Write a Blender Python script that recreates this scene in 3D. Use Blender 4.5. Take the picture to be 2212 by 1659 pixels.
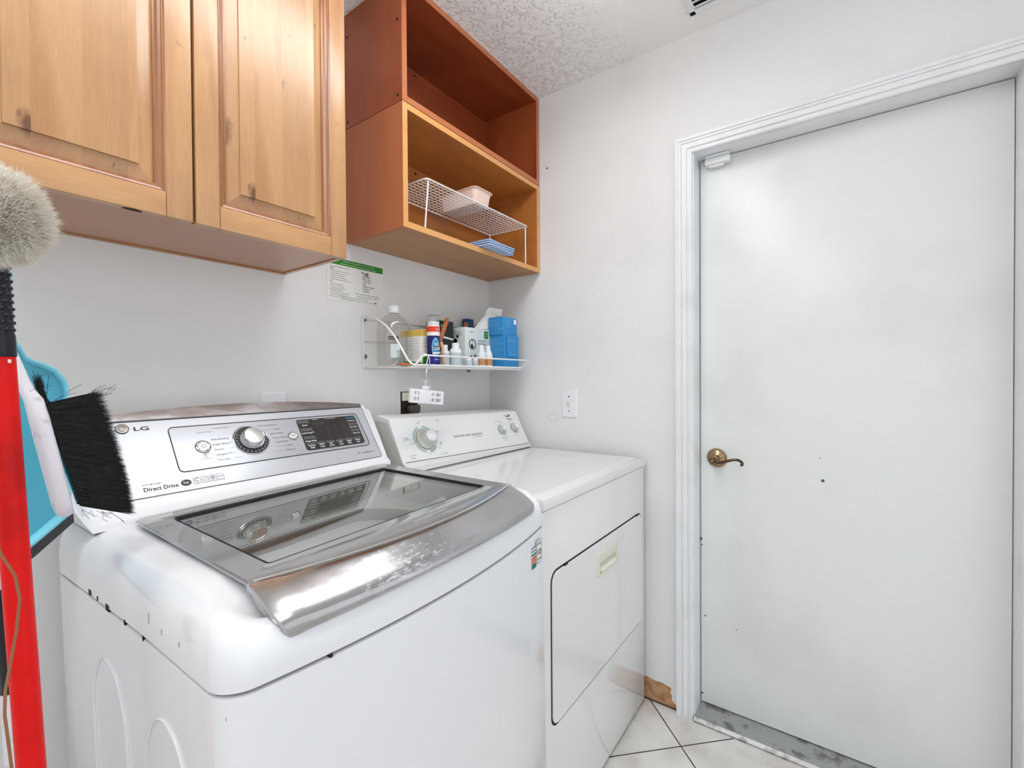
import bpy, bmesh, math, random
from mathutils import Vector, Matrix
random.seed(7)
PI = math.pi
S = bpy.context.scene
for o in list(bpy.data.objects): bpy.data.objects.remove(o)

# ------------------------------------------------------------------ camera
cam_d = bpy.data.cameras.new('camera')
cam = bpy.data.objects.new('camera', cam_d)
S.collection.objects.link(cam)
yaw, pit, rol = math.radians(54.296), math.radians(-0.647), math.radians(-0.379)
fw = Vector((math.sin(yaw)*math.cos(pit), math.cos(yaw)*math.cos(pit), math.sin(pit)))
rt = Vector((math.cos(yaw), -math.sin(yaw), 0)); up = rt.cross(fw)
r1 = rt*math.cos(rol)+up*math.sin(rol); u1 = -rt*math.sin(rol)+up*math.cos(rol)
cam.matrix_world = Matrix(((r1.x, u1.x, -fw.x, -1.6859), (r1.y, u1.y, -fw.y, -1.3440),
                           (r1.z, u1.z, -fw.z, 1.2157), (0, 0, 0, 1)))
cam_d.sensor_width = 36.0
cam_d.lens = 983.28/2212*36.0
cam_d.clip_start = 0.02
S.camera = cam
# ------------------------------------------------------------------ world and exposure
wd = bpy.data.worlds.new('world'); S.world = wd; wd.use_nodes = True
wd.node_tree.nodes['Background'].inputs[0].default_value = (0.93, 0.96, 1.0, 1)
wd.node_tree.nodes['Background'].inputs[1].default_value = 1.05
S.view_settings.view_transform = 'Standard'
S.view_settings.look = 'None'
S.view_settings.gamma = 1.0
S.view_settings.use_curve_mapping = False
S.view_settings.exposure = 0.22
LAMP = 8.5

# ------------------------------------------------------------------ materials
def sr(r, g, b):
    f = lambda c: (c/255/12.92) if c/255 <= .04045 else ((c/255+.055)/1.055)**2.4
    return (f(r), f(g), f(b), 1)
def mat(name, col, rough=.5, metal=0, coat=0, bump=None, trans=0, ior=1.45, alpha=1, spec=.5, emit=None, var=None, coord='Object'):
    m = bpy.data.materials.new(name); m.use_nodes = True
    nt = m.node_tree; N = nt.nodes; L = nt.links; b = N['Principled BSDF']
    b.inputs['Base Color'].default_value = col
    b.inputs['Roughness'].default_value = rough
    b.inputs['Metallic'].default_value = metal
    b.inputs['Coat Weight'].default_value = coat
    b.inputs['Coat Roughness'].default_value = .08
    b.inputs['Transmission Weight'].default_value = trans
    b.inputs['IOR'].default_value = ior
    b.inputs['Alpha'].default_value = alpha
    b.inputs['Specular IOR Level'].default_value = spec
    if emit:
        b.inputs['Emission Color'].default_value = emit[0]; b.inputs['Emission Strength'].default_value = emit[1]
    tc = N.new('ShaderNodeTexCoord')
    if bump:
        sc, st, dist = bump
        n = N.new('ShaderNodeTexNoise'); n.inputs['Scale'].default_value = sc; n.inputs['Detail'].default_value = 3
        L.new(tc.outputs[coord], n.inputs['Vector'])
        bp = N.new('ShaderNodeBump'); bp.inputs['Strength'].default_value = st; bp.inputs['Distance'].default_value = dist
        L.new(n.outputs['Fac'], bp.inputs['Height']); L.new(bp.outputs[0], b.inputs['Normal'])
    if var:
        col2, sc, lo, hi = var
        n = N.new('ShaderNodeTexNoise'); n.inputs['Scale'].default_value = sc; n.inputs['Detail'].default_value = 5
        L.new(tc.outputs[coord], n.inputs['Vector'])
        mr = N.new('ShaderNodeMapRange'); mr.inputs['From Min'].default_value = lo; mr.inputs['From Max'].default_value = hi
        L.new(n.outputs['Fac'], mr.inputs['Value'])
        mx = N.new('ShaderNodeMix'); mx.data_type = 'RGBA'
        mx.inputs[6].default_value = col; mx.inputs[7].default_value = col2
        L.new(mr.outputs[0], mx.inputs[0]); L.new(mx.outputs[2], b.inputs['Base Color'])
    return m
def wood(name, a, b_, dark, axis='Z', rough=.35, coat=.3, plank=0.0, knots=.0, scale=1.0, seed=0.0, blotch=.25):
    m = bpy.data.materials.new(name); m.use_nodes = True
    nt = m.node_tree; N = nt.nodes; L = nt.links; bs = N['Principled BSDF']
    bs.inputs['Roughness'].default_value = rough; bs.inputs['Coat Weight'].default_value = coat
    bs.inputs['Coat Roughness'].default_value = .22
    tc = N.new('ShaderNodeTexCoord')
    off = N.new('ShaderNodeVectorMath'); off.operation = 'ADD'; off.inputs[1].default_value = (seed, seed*1.7, seed*.6)
    L.new(tc.outputs['Object'], off.inputs[0])
    vec = off.outputs[0]
    if plank:
        sep = N.new('ShaderNodeSeparateXYZ'); L.new(vec, sep.inputs[0])
        dv = N.new('ShaderNodeMath'); dv.operation = 'DIVIDE'; dv.inputs[1].default_value = plank
        L.new(sep.outputs[0], dv.inputs[0])
        fl = N.new('ShaderNodeMath'); fl.operation = 'FLOOR'; L.new(dv.outputs[0], fl.inputs[0])
        wn = N.new('ShaderNodeTexWhiteNoise'); wn.noise_dimensions = '1D'; L.new(fl.outputs[0], wn.inputs['W'])
        cm = N.new('ShaderNodeCombineXYZ')
        ml = N.new('ShaderNodeMath'); ml.operation = 'MULTIPLY'; ml.inputs[1].default_value = 9.0
        L.new(wn.outputs[0], ml.inputs[0]); L.new(ml.outputs[0], cm.inputs[2]); L.new(ml.outputs[0], cm.inputs[1])
        ad = N.new('ShaderNodeVectorMath'); ad.operation = 'ADD'; L.new(vec, ad.inputs[0]); L.new(cm.outputs[0], ad.inputs[1])
        vec = ad.outputs[0]
    mp = N.new('ShaderNodeMapping')
    s = {'Z': (9, 9, 1.0), 'X': (1.0, 9, 9), 'Y': (9, 1.0, 9)}[axis]
    mp.inputs['Scale'].default_value = tuple(c*scale for c in s)
    L.new(vec, mp.inputs['Vector'])
    n1 = N.new('ShaderNodeTexNoise'); n1.inputs['Scale'].default_value = 1.6; n1.inputs['Detail'].default_value = 4; n1.inputs['Distortion'].default_value = .6
    L.new(mp.outputs[0], n1.inputs['Vector'])
    mp2 = N.new('ShaderNodeMapping'); mp2.inputs['Scale'].default_value = tuple(c*scale*(7.5 if c > 2 else 4.0) for c in s); L.new(vec, mp2.inputs['Vector'])
    n2 = N.new('ShaderNodeTexNoise'); n2.inputs['Scale'].default_value = 6; n2.inputs['Detail'].default_value = 6
    L.new(mp2.outputs[0], n2.inputs['Vector'])
    n3 = N.new('ShaderNodeTexNoise'); n3.inputs['Scale'].default_value = 3.5; n3.inputs['Detail'].default_value = 3
    L.new(vec, n3.inputs['Vector'])
    # ring-like figure
    mth = N.new('ShaderNodeMath'); mth.operation = 'MULTIPLY'; mth.inputs[1].default_value = 22; L.new(n1.outputs['Fac'], mth.inputs[0])
    sn = N.new('ShaderNodeMath'); sn.operation = 'SINE'; L.new(mth.outputs[0], sn.inputs[0])
    sm = N.new('ShaderNodeMath'); sm.operation = 'MULTIPLY_ADD'; sm.inputs[1].default_value = .09; sm.inputs[2].default_value = 0
    L.new(sn.outputs[0], sm.inputs[0])
    a1 = N.new('ShaderNodeMath'); a1.operation = 'ADD'; L.new(n1.outputs['Fac'], a1.inputs[0]); L.new(sm.outputs[0], a1.inputs[1])
    a2 = N.new('ShaderNodeMath'); a2.operation = 'MULTIPLY_ADD'; a2.inputs[1].default_value = .45; L.new(n2.outputs['Fac'], a2.inputs[0]); L.new(a1.outputs[0], a2.inputs[2])
    mr = N.new('ShaderNodeMapRange'); mr.inputs['From Min'].default_value = .38; mr.inputs['From Max'].default_value = 1.0
    L.new(a2.outputs[0], mr.inputs['Value'])
    mx = N.new('ShaderNodeMix'); mx.data_type = 'RGBA'; mx.inputs[6].default_value = a; mx.inputs[7].default_value = b_
    L.new(mr.outputs[0], mx.inputs[0])
    # blotches
    mr3 = N.new('ShaderNodeMapRange'); mr3.inputs['From Min'].default_value = .5; mr3.inputs['From Max'].default_value = .75; mr3.inputs['To Max'].default_value = blotch
    L.new(n3.outputs['Fac'], mr3.inputs['Value'])
    mx3 = N.new('ShaderNodeMix'); mx3.data_type = 'RGBA'; L.new(mr3.outputs[0], mx3.inputs[0]); L.new(mx.outputs[2], mx3.inputs[6]); mx3.inputs[7].default_value = dark
    out = mx3.outputs[2]
    if plank:
        mrp = N.new('ShaderNodeMapRange'); mrp.inputs['To Min'].default_value = .86; mrp.inputs['To Max'].default_value = 1.04
        L.new(wn.outputs[0], mrp.inputs['Value'])
        hs = N.new('ShaderNodeHueSaturation'); L.new(mrp.outputs[0], hs.inputs['Value']); L.new(out, hs.inputs['Color'])
        out = hs.outputs[0]
    if knots:
        mk = N.new('ShaderNodeMapping')
        mk.inputs['Scale'].default_value = {'Z': (1, 1, .45), 'X': (.45, 1, 1), 'Y': (1, .45, 1)}[axis]
        L.new(vec, mk.inputs['Vector'])
        nz = N.new('ShaderNodeTexNoise'); nz.inputs['Scale'].default_value = 30
        L.new(vec, nz.inputs['Vector'])
        nm = N.new('ShaderNodeVectorMath'); nm.operation = 'MULTIPLY_ADD'; nm.inputs[1].default_value = (.025, .025, .025)
        L.new(nz.outputs['Color'], nm.inputs[0]); L.new(mk.outputs[0], nm.inputs[2])
        vo = N.new('ShaderNodeTexVoronoi'); vo.inputs['Scale'].default_value = 9.5; L.new(nm.outputs[0], vo.inputs['Vector'])
        mrk = N.new('ShaderNodeMapRange'); mrk.inputs['From Min'].default_value = .04; mrk.inputs['From Max'].default_value = .13
        mrk.inputs['To Min'].default_value = knots; mrk.inputs['To Max'].default_value = 0
        L.new(vo.outputs['Distance'], mrk.inputs['Value'])
        mk2 = N.new('ShaderNodeMix'); mk2.data_type = 'RGBA'; L.new(mrk.outputs[0], mk2.inputs[0]); L.new(out, mk2.inputs[6]); mk2.inputs[7].default_value = dark
        out = mk2.outputs[2]
    if knots:
        vo2 = N.new('ShaderNodeTexVoronoi'); vo2.inputs['Scale'].default_value = 24; L.new(nm.outputs[0], vo2.inputs['Vector'])
        mq = N.new('ShaderNodeMapRange'); mq.inputs['From Min'].default_value = .03; mq.inputs['From Max'].default_value = .10; mq.inputs['To Min'].default_value = knots*.7; mq.inputs['To Max'].default_value = 0
        L.new(vo2.outputs['Distance'], mq.inputs['Value'])
        mk3 = N.new('ShaderNodeMix'); mk3.data_type = 'RGBA'; L.new(mq.outputs[0], mk3.inputs[0]); L.new(out, mk3.inputs[6]); mk3.inputs[7].default_value = dark
        out = mk3.outputs[2]
    L.new(out, bs.inputs['Base Color'])
    bp = N.new('ShaderNodeBump'); bp.inputs['Strength'].default_value = .12; bp.inputs['Distance'].default_value = .002
    L.new(n2.outputs['Fac'], bp.inputs['Height']); L.new(bp.outputs[0], bs.inputs['Normal'])
    return m

M = {}
M['wall'] = mat('wall_paint', sr(236, 235, 234), .55, bump=(60, .25, .004), var=(sr(228, 227, 226), 2.2, .45, .7))
M['wallr'] = mat('side_wall_paint', sr(234, 234, 233), .5, bump=(45, .25, .004), var=(sr(225, 225, 225), 2.5, .5, .72))
M['trim'] = mat('trim_paint', sr(236, 238, 240), .35, var=(sr(226, 228, 228), 9, .5, .75))
M['door'] = mat('door_paint', sr(233, 236, 236), .28, bump=(160, .12, .002), var=(sr(222, 224, 222), 2.5, .5, .75))
M['enamel'] = mat('white_enamel', sr(236, 238, 241), .16, coat=.4)
M['enamel2'] = mat('white_enamel_dryer', sr(234, 235, 235), .14, coat=.5)
M['plastic'] = mat('white_plastic', sr(238, 239, 242), .3)
M['silver'] = mat('silver_plastic', sr(196, 199, 204), .3, metal=.25, coat=.2)
M['silver2'] = mat('silver_panel', sr(178, 181, 186), .28, metal=.25, coat=.25)
M['frame'] = mat('lid_frame_plastic', sr(160, 161, 162), .10, metal=.35, coat=.4)
M['steel'] = mat('brushed_steel', sr(190, 191, 194), .2, metal=1.0, bump=(12, .15, .01), var=(sr(176, 174, 174), 5, .45, .65))
M['chrome'] = mat('chrome', sr(225, 225, 225), .12, metal=1.0)
M['black'] = mat('black', sr(14, 14, 16), .35)
M['dark'] = mat('dark_gap', sr(22, 22, 22), .6)
M['grey'] = mat('grey_print', sr(120, 124, 128), .5)
M['dkgrey'] = mat('dark_grey_print', sr(52, 54, 58), .5)
M['screen'] = mat('screen_glass', sr(38, 34, 33), .1, coat=.6)
M['key'] = mat('screen_key', sr(92, 92, 94), .25)
M['white_print'] = mat('white_print', sr(235, 235, 235), .5)
M['tub'] = mat('tub_plastic', sr(196, 194, 188), .4)
M['tubring'] = mat('tub_ring', sr(104, 100, 92), .45, bump=(25, .3, .01))
M['drum'] = mat('drum_steel', sr(150, 138, 120), .3, metal=.8)
M['wire'] = mat('white_wire', sr(238, 238, 238), .3)
M['knob_beige'] = mat('knob_beige', sr(208, 208, 202), .3)
M['teal'] = mat('teal_print', sr(176, 196, 194), .5)
M['cream'] = mat('cream_plastic', sr(232, 230, 214), .4)
M['cream_in'] = mat('cream_inset', sr(205, 202, 184), .45)
M['brass'] = mat('antique_brass', sr(168, 148, 112), .25, metal=1.0)
M['brass_d'] = mat('dark_brass', sr(92, 78, 62), .3, metal=1.0)
M['red'] = mat('red_plastic', sr(226, 8, 4), .42, coat=0, spec=.3, var=(sr(188, 5, 3), 14, .45, .7))
M['navyblack'] = mat('navy_black_rubber', sr(12, 15, 26), .25)
M['lblue'] = mat('light_blue_plastic', sr(126, 208, 230), .35)
M['lblue_d'] = mat('blue_plastic', sr(76, 168, 192), .4)
M['brushwhite'] = mat('worn_white_plastic', sr(226, 222, 228), .45, var=(sr(186, 184, 184), 60, .6, .76), bump=(120, .12, .0015))
M['bristle'] = mat('black_bristle', sr(10, 9, 9), .4, spec=.3, var=(sr(34, 30, 28), 160, .5, .75))
M['wool'] = mat('duster_wool', sr(246, 241, 230), .8, var=(sr(224, 216, 204), 16, .4, .7))
M['cord'] = mat('brown_cord', sr(150, 105, 70), .7)
M['paper'] = mat('paper', sr(238, 238, 234), .6)
M['green'] = mat('green_print', sr(46, 132, 40), .5)
M['blue'] = mat('blue_carton', sr(46, 138, 202), .45)
M['blue_l'] = mat('light_blue_print', sr(140, 205, 240), .5)
M['blue_d'] = mat('dark_blue_print', sr(24, 76, 128), .5)
M['navy'] = mat('navy_print', sr(22, 28, 96), .35)
M['redp'] = mat('red_print', sr(224, 62, 40), .35)
M['yellow'] = mat('yellow_print', sr(226, 190, 92), .5)
M['orange'] = mat('orange_plastic', sr(214, 112, 62), .35)
M['tan'] = mat('tan_print', sr(200, 142, 92), .5)
M['skyp'] = mat('sky_print', sr(110, 178, 216), .4)
M['carton'] = mat('pale_carton', sr(218, 226, 226), .5)
M['mint'] = mat('mint_print', sr(160, 206, 176), .5)
M['cloth'] = mat('blue_cloth', sr(168, 192, 226), .8, bump=(400, .3, .001))
M['pink'] = mat('pink_tray', sr(236, 208, 196), .45)
M['stickw'] = wood('hanger_wood', sr(196, 122, 72), sr(160, 88, 48), sr(120, 60, 30), 'Z', .4, .2, scale=3)
M['stickl'] = wood('pale_stick_wood', sr(226, 178, 128), sr(206, 150, 100), sr(170, 110, 70), 'Z', .4, .2, scale=3)
M['spray'] = mat('frosted_plastic', sr(232, 236, 240), .3)
M['liquid'] = mat('blue_grey_liquid', sr(190, 204, 208), .25)
M['patch'] = mat('bare_board', sr(196, 152, 112), .8, var=(sr(158, 112, 76), 30, .4, .65), bump=(80, .4, .004))
M['alu'] = mat('worn_aluminium', sr(178, 180, 180), .4, metal=.6, bump=(120, .3, .002), var=(sr(132, 128, 122), 26, .5, .64))
M['grout'] = mat('grout', sr(58, 54, 52), .8)
M['mark'] = mat('pencil_mark', sr(176, 176, 174), .7)
M['spot'] = mat('brown_spot', sr(112, 84, 66), .7)
M['rust'] = mat('rust', sr(48, 26, 20), .8)
M['lens'] = mat('lamp_lens', sr(245, 245, 245), .4, emit=((.97, .985, 1.0, 1), LAMP))
M['cleanp'] = mat('clear_plastic_cap', sr(235, 238, 240), .08, trans=1.0, ior=1.2)

CAB = (sr(203, 158, 110), sr(175, 126, 82), sr(84, 44, 28))
M['cabV'] = wood('alder_vertical', *CAB, axis='Z', rough=.34, coat=.45, knots=.6, seed=1.0, blotch=.2)
M['cabH'] = wood('alder_horizontal', sr(206, 160, 110), sr(178, 128, 84), CAB[2], axis='X', rough=.34, coat=.45, knots=.4, seed=2.3, blotch=.3)
M['cabP'] = wood('alder_panel', *CAB, axis='Z', rough=.32, coat=.5, knots=.85, plank=.062, seed=4.1, blotch=.22)
M['cabM'] = wood('alder_moulding', sr(172, 116, 70), sr(120, 70, 40), CAB[2], axis='Z', rough=.32, coat=.45, seed=1.4)
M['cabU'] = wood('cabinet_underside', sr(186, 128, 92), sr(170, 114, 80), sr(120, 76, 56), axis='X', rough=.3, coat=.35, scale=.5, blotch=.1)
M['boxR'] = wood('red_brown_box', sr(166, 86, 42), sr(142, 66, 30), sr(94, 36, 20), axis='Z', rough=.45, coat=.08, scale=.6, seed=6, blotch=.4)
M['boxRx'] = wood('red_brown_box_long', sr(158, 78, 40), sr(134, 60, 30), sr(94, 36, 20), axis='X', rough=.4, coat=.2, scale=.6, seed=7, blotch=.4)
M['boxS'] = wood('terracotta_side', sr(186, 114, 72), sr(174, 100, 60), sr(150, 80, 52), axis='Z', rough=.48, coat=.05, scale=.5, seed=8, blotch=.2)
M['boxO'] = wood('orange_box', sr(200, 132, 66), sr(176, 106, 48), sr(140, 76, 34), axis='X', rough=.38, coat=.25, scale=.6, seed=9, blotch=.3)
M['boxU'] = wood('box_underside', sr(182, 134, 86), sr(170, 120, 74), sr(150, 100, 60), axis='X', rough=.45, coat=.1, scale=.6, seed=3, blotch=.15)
M['edge'] = wood('pale_edge_band', sr(228, 170, 104), sr(214, 152, 88), sr(190, 120, 66), axis='X', rough=.35, coat=.2, scale=.6, seed=5, blotch=.1)
M['edgeR'] = wood('brown_edge_band', sr(196, 120, 72), sr(176, 98, 56), sr(140, 70, 40), axis='X', rough=.35, coat=.2, scale=.6, seed=5, blotch=.2)

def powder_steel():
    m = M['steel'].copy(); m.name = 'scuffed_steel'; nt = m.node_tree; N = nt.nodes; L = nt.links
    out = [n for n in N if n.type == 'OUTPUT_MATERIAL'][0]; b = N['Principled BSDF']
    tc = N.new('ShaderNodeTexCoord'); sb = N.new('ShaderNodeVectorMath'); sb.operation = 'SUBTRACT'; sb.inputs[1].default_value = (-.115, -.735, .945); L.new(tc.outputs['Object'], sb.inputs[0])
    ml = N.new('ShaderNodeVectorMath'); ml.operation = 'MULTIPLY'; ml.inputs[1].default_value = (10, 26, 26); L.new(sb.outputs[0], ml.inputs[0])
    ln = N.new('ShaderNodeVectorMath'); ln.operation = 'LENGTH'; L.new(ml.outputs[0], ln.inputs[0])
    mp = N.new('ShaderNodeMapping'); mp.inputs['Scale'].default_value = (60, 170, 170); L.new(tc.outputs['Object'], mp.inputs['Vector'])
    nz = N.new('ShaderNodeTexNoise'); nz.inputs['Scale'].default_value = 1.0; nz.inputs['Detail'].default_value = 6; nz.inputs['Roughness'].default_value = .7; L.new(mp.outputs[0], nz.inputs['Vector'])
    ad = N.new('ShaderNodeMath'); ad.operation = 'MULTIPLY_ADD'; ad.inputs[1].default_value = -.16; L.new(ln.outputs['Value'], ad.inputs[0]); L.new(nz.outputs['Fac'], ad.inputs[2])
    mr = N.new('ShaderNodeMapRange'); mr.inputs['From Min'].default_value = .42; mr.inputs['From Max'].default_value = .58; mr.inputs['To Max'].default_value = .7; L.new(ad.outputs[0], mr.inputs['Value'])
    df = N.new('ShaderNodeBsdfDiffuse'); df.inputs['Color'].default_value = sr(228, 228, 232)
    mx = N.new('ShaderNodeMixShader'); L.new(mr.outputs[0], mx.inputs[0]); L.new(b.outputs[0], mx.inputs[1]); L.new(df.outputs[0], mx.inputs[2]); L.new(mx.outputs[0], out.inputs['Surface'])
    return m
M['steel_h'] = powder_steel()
def clear_mat(name, tint, ior=.04, gloss=1.0, rough=0.0):
    m = bpy.data.materials.new(name); m.use_nodes = True
    nt = m.node_tree; N = nt.nodes; L = nt.links
    for n in list(N):
        if n.type != 'OUTPUT_MATERIAL': N.remove(n)
    out = [n for n in N if n.type == 'OUTPUT_MATERIAL'][0]
    t = N.new('ShaderNodeBsdfTransparent'); t.inputs[0].default_value = tint
    g = N.new('ShaderNodeBsdfGlossy'); g.inputs['Roughness'].default_value = rough; g.inputs['Color'].default_value = (gloss, gloss, gloss, 1)
    ge = N.new('ShaderNodeNewGeometry')
    dt = N.new('ShaderNodeVectorMath'); dt.operation = 'DOT_PRODUCT'; L.new(ge.outputs['Incoming'], dt.inputs[0]); L.new(ge.outputs['Normal'], dt.inputs[1])
    ab = N.new('ShaderNodeMath'); ab.operation = 'ABSOLUTE'; L.new(dt.outputs['Value'], ab.inputs[0])
    sb = N.new('ShaderNodeMath'); sb.operation = 'SUBTRACT'; sb.inputs[0].default_value = 1; L.new(ab.outputs[0], sb.inputs[1])
    pw = N.new('ShaderNodeMath'); pw.operation = 'POWER'; pw.inputs[1].default_value = 5; L.new(sb.outputs[0], pw.inputs[0])
    f = N.new('ShaderNodeMath'); f.operation = 'MULTIPLY_ADD'; f.inputs[1].default_value = 1-ior; f.inputs[2].default_value = ior; L.new(pw.outputs[0], f.inputs[0])
    mx = N.new('ShaderNodeMixShader')
    L.new(f.outputs[0], mx.inputs[0]); L.new(t.outputs[0], mx.inputs[1]); L.new(g.outputs[0], mx.inputs[2]); L.new(mx.outputs[0], out.inputs['Surface'])
    return m
M['glass'] = clear_mat('lid_glass', (.93, .95, .94, 1), .14)
M['pet'] = clear_mat('clear_bottle', (.90, .90, .89, 1), .07)

# ceiling: knocked-down plaster texture, smoothed towards the door side
def ceiling_mat():
    m = mat('ceiling_plaster', sr(248, 247, 246), .7)
    nt = m.node_tree; N = nt.nodes; L = nt.links; b = N['Principled BSDF']
    tc = N.new('ShaderNodeTexCoord')
    nz = N.new('ShaderNodeTexNoise'); nz.inputs['Scale'].default_value = 14; nz.inputs['Detail'].default_value = 2
    L.new(tc.outputs['Object'], nz.inputs['Vector'])
    ad = N.new('ShaderNodeVectorMath'); ad.operation = 'MULTIPLY_ADD'; ad.inputs[1].default_value = (.05, .05, .05)
    L.new(nz.outputs['Color'], ad.inputs[0]); L.new(tc.outputs['Object'], ad.inputs[2])
    n1 = N.new('ShaderNodeTexNoise'); n1.inputs['Scale'].default_value = 44; n1.inputs['Detail'].default_value = 2.5; n1.inputs['Distortion'].default_value = 1.2
    L.new(ad.outputs[0], n1.inputs['Vector'])
    rp = N.new('ShaderNodeMapRange'); rp.inputs['From Min'].default_value = .52; rp.inputs['From Max'].default_value = .6; rp.interpolation_type = 'SMOOTHSTEP'
    L.new(n1.outputs['Fac'], rp.inputs['Value'])
    sp = N.new('ShaderNodeSeparateXYZ'); L.new(tc.outputs['Object'], sp.inputs[0])
    n2 = N.new('ShaderNodeTexNoise'); n2.inputs['Scale'].default_value = 5; L.new(tc.outputs['Object'], n2.inputs['Vector'])
    a2 = N.new('ShaderNodeMath'); a2.operation = 'MULTIPLY_ADD'; a2.inputs[1].default_value = .25; L.new(n2.outputs['Fac'], a2.inputs[0]); L.new(sp.outputs[1], a2.inputs[2])
    mk = N.new('ShaderNodeMapRange'); mk.inputs['From Min'].default_value = -.62; mk.inputs['From Max'].default_value = -.36
    mk.inputs['To Min'].default_value = .08; mk.inputs['To Max'].default_value = 1
    L.new(a2.outputs[0], mk.inputs['Value'])
    ml = N.new('ShaderNodeMath'); ml.operation = 'MULTIPLY'; L.new(rp.outputs[0], ml.inputs[0]); L.new(mk.outputs[0], ml.inputs[1])
    bp = N.new('ShaderNodeBump'); bp.inputs['Strength'].default_value = .8; bp.inputs['Distance'].default_value = .0045
    L.new(ml.outputs[0], bp.inputs['Height']); L.new(bp.outputs[0], b.inputs['Normal'])
    return m
M['ceil'] = ceiling_mat()

def floor_mat():
    m = mat('floor_tile', sr(226, 222, 218), .22, coat=.15)
    nt = m.node_tree; N = nt.nodes; L = nt.links; b = N['Principled BSDF']
    tc = N.new('ShaderNodeTexCoord')
    mp = N.new('ShaderNodeMapping'); mp.inputs['Rotation'].default_value = (0, 0, PI/4)
    # a grout crossing sits at (-.157, -.922)
    L.new(tc.outputs['Object'], mp.inputs['Vector'])
    c, s = math.cos(PI/4), math.sin(PI/4)
    X0, Y0 = -.157*c+.922*s, -.157*s-.922*c
    mp.inputs['Location'].default_value = (-X0, -Y0, 0)
    sp = N.new('ShaderNodeSeparateXYZ'); L.new(mp.outputs[0], sp.inputs[0])
    T = .41; masks = []
    for i in (0, 1):
        d = N.new('ShaderNodeMath'); d.operation = 'DIVIDE'; d.inputs[1].default_value = T; L.new(sp.outputs[i], d.inputs[0])
        a = N.new('ShaderNodeMath'); a.operation = 'ADD'; a.inputs[1].default_value = 100.5; L.new(d.outputs[0], a.inputs[0])
        f = N.new('ShaderNodeMath'); f.operation = 'FRACT'; L.new(a.outputs[0], f.inputs[0])
        s_ = N.new('ShaderNodeMath'); s_.operation = 'SUBTRACT'; s_.inputs[1].default_value = .5; L.new(f.outputs[0], s_.inputs[0])
        ab = N.new('ShaderNodeMath'); ab.operation = 'ABSOLUTE'; L.new(s_.outputs[0], ab.inputs[0])
        lt = N.new('ShaderNodeMath'); lt.operation = 'LESS_THAN'; lt.inputs[1].default_value = .0022/T; L.new(ab.outputs[0], lt.inputs[0])
        masks.append(lt)
    mxm = N.new('ShaderNodeMath'); mxm.operation = 'MAXIMUM'; L.new(masks[0].outputs[0], mxm.inputs[0]); L.new(masks[1].outputs[0], mxm.inputs[1])
    nz = N.new('ShaderNodeTexNoise'); nz.inputs['Scale'].default_value = 9; nz.inputs['Detail'].default_value = 6; L.new(tc.outputs['Object'], nz.inputs['Vector'])
    mr = N.new('ShaderNodeMapRange'); mr.inputs['From Min'].default_value = .42; mr.inputs['From Max'].default_value = .7; L.new(nz.outputs['Fac'], mr.inputs['Value'])
    m1 = N.new('ShaderNodeMix'); m1.data_type = 'RGBA'; m1.inputs[6].default_value = sr(228, 225, 221); m1.inputs[7].default_value = sr(206, 200, 193); L.new(mr.outputs[0], m1.inputs[0])
    m2 = N.new('ShaderNodeMix'); m2.data_type = 'RGBA'; L.new(mxm.outputs[0], m2.inputs[0]); L.new(m1.outputs[2], m2.inputs[6]); m2.inputs[7].default_value = sr(62, 56, 54)
    L.new(m2.outputs[2], b.inputs['Base Color'])
    return m
M['floor'] = floor_mat()

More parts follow.
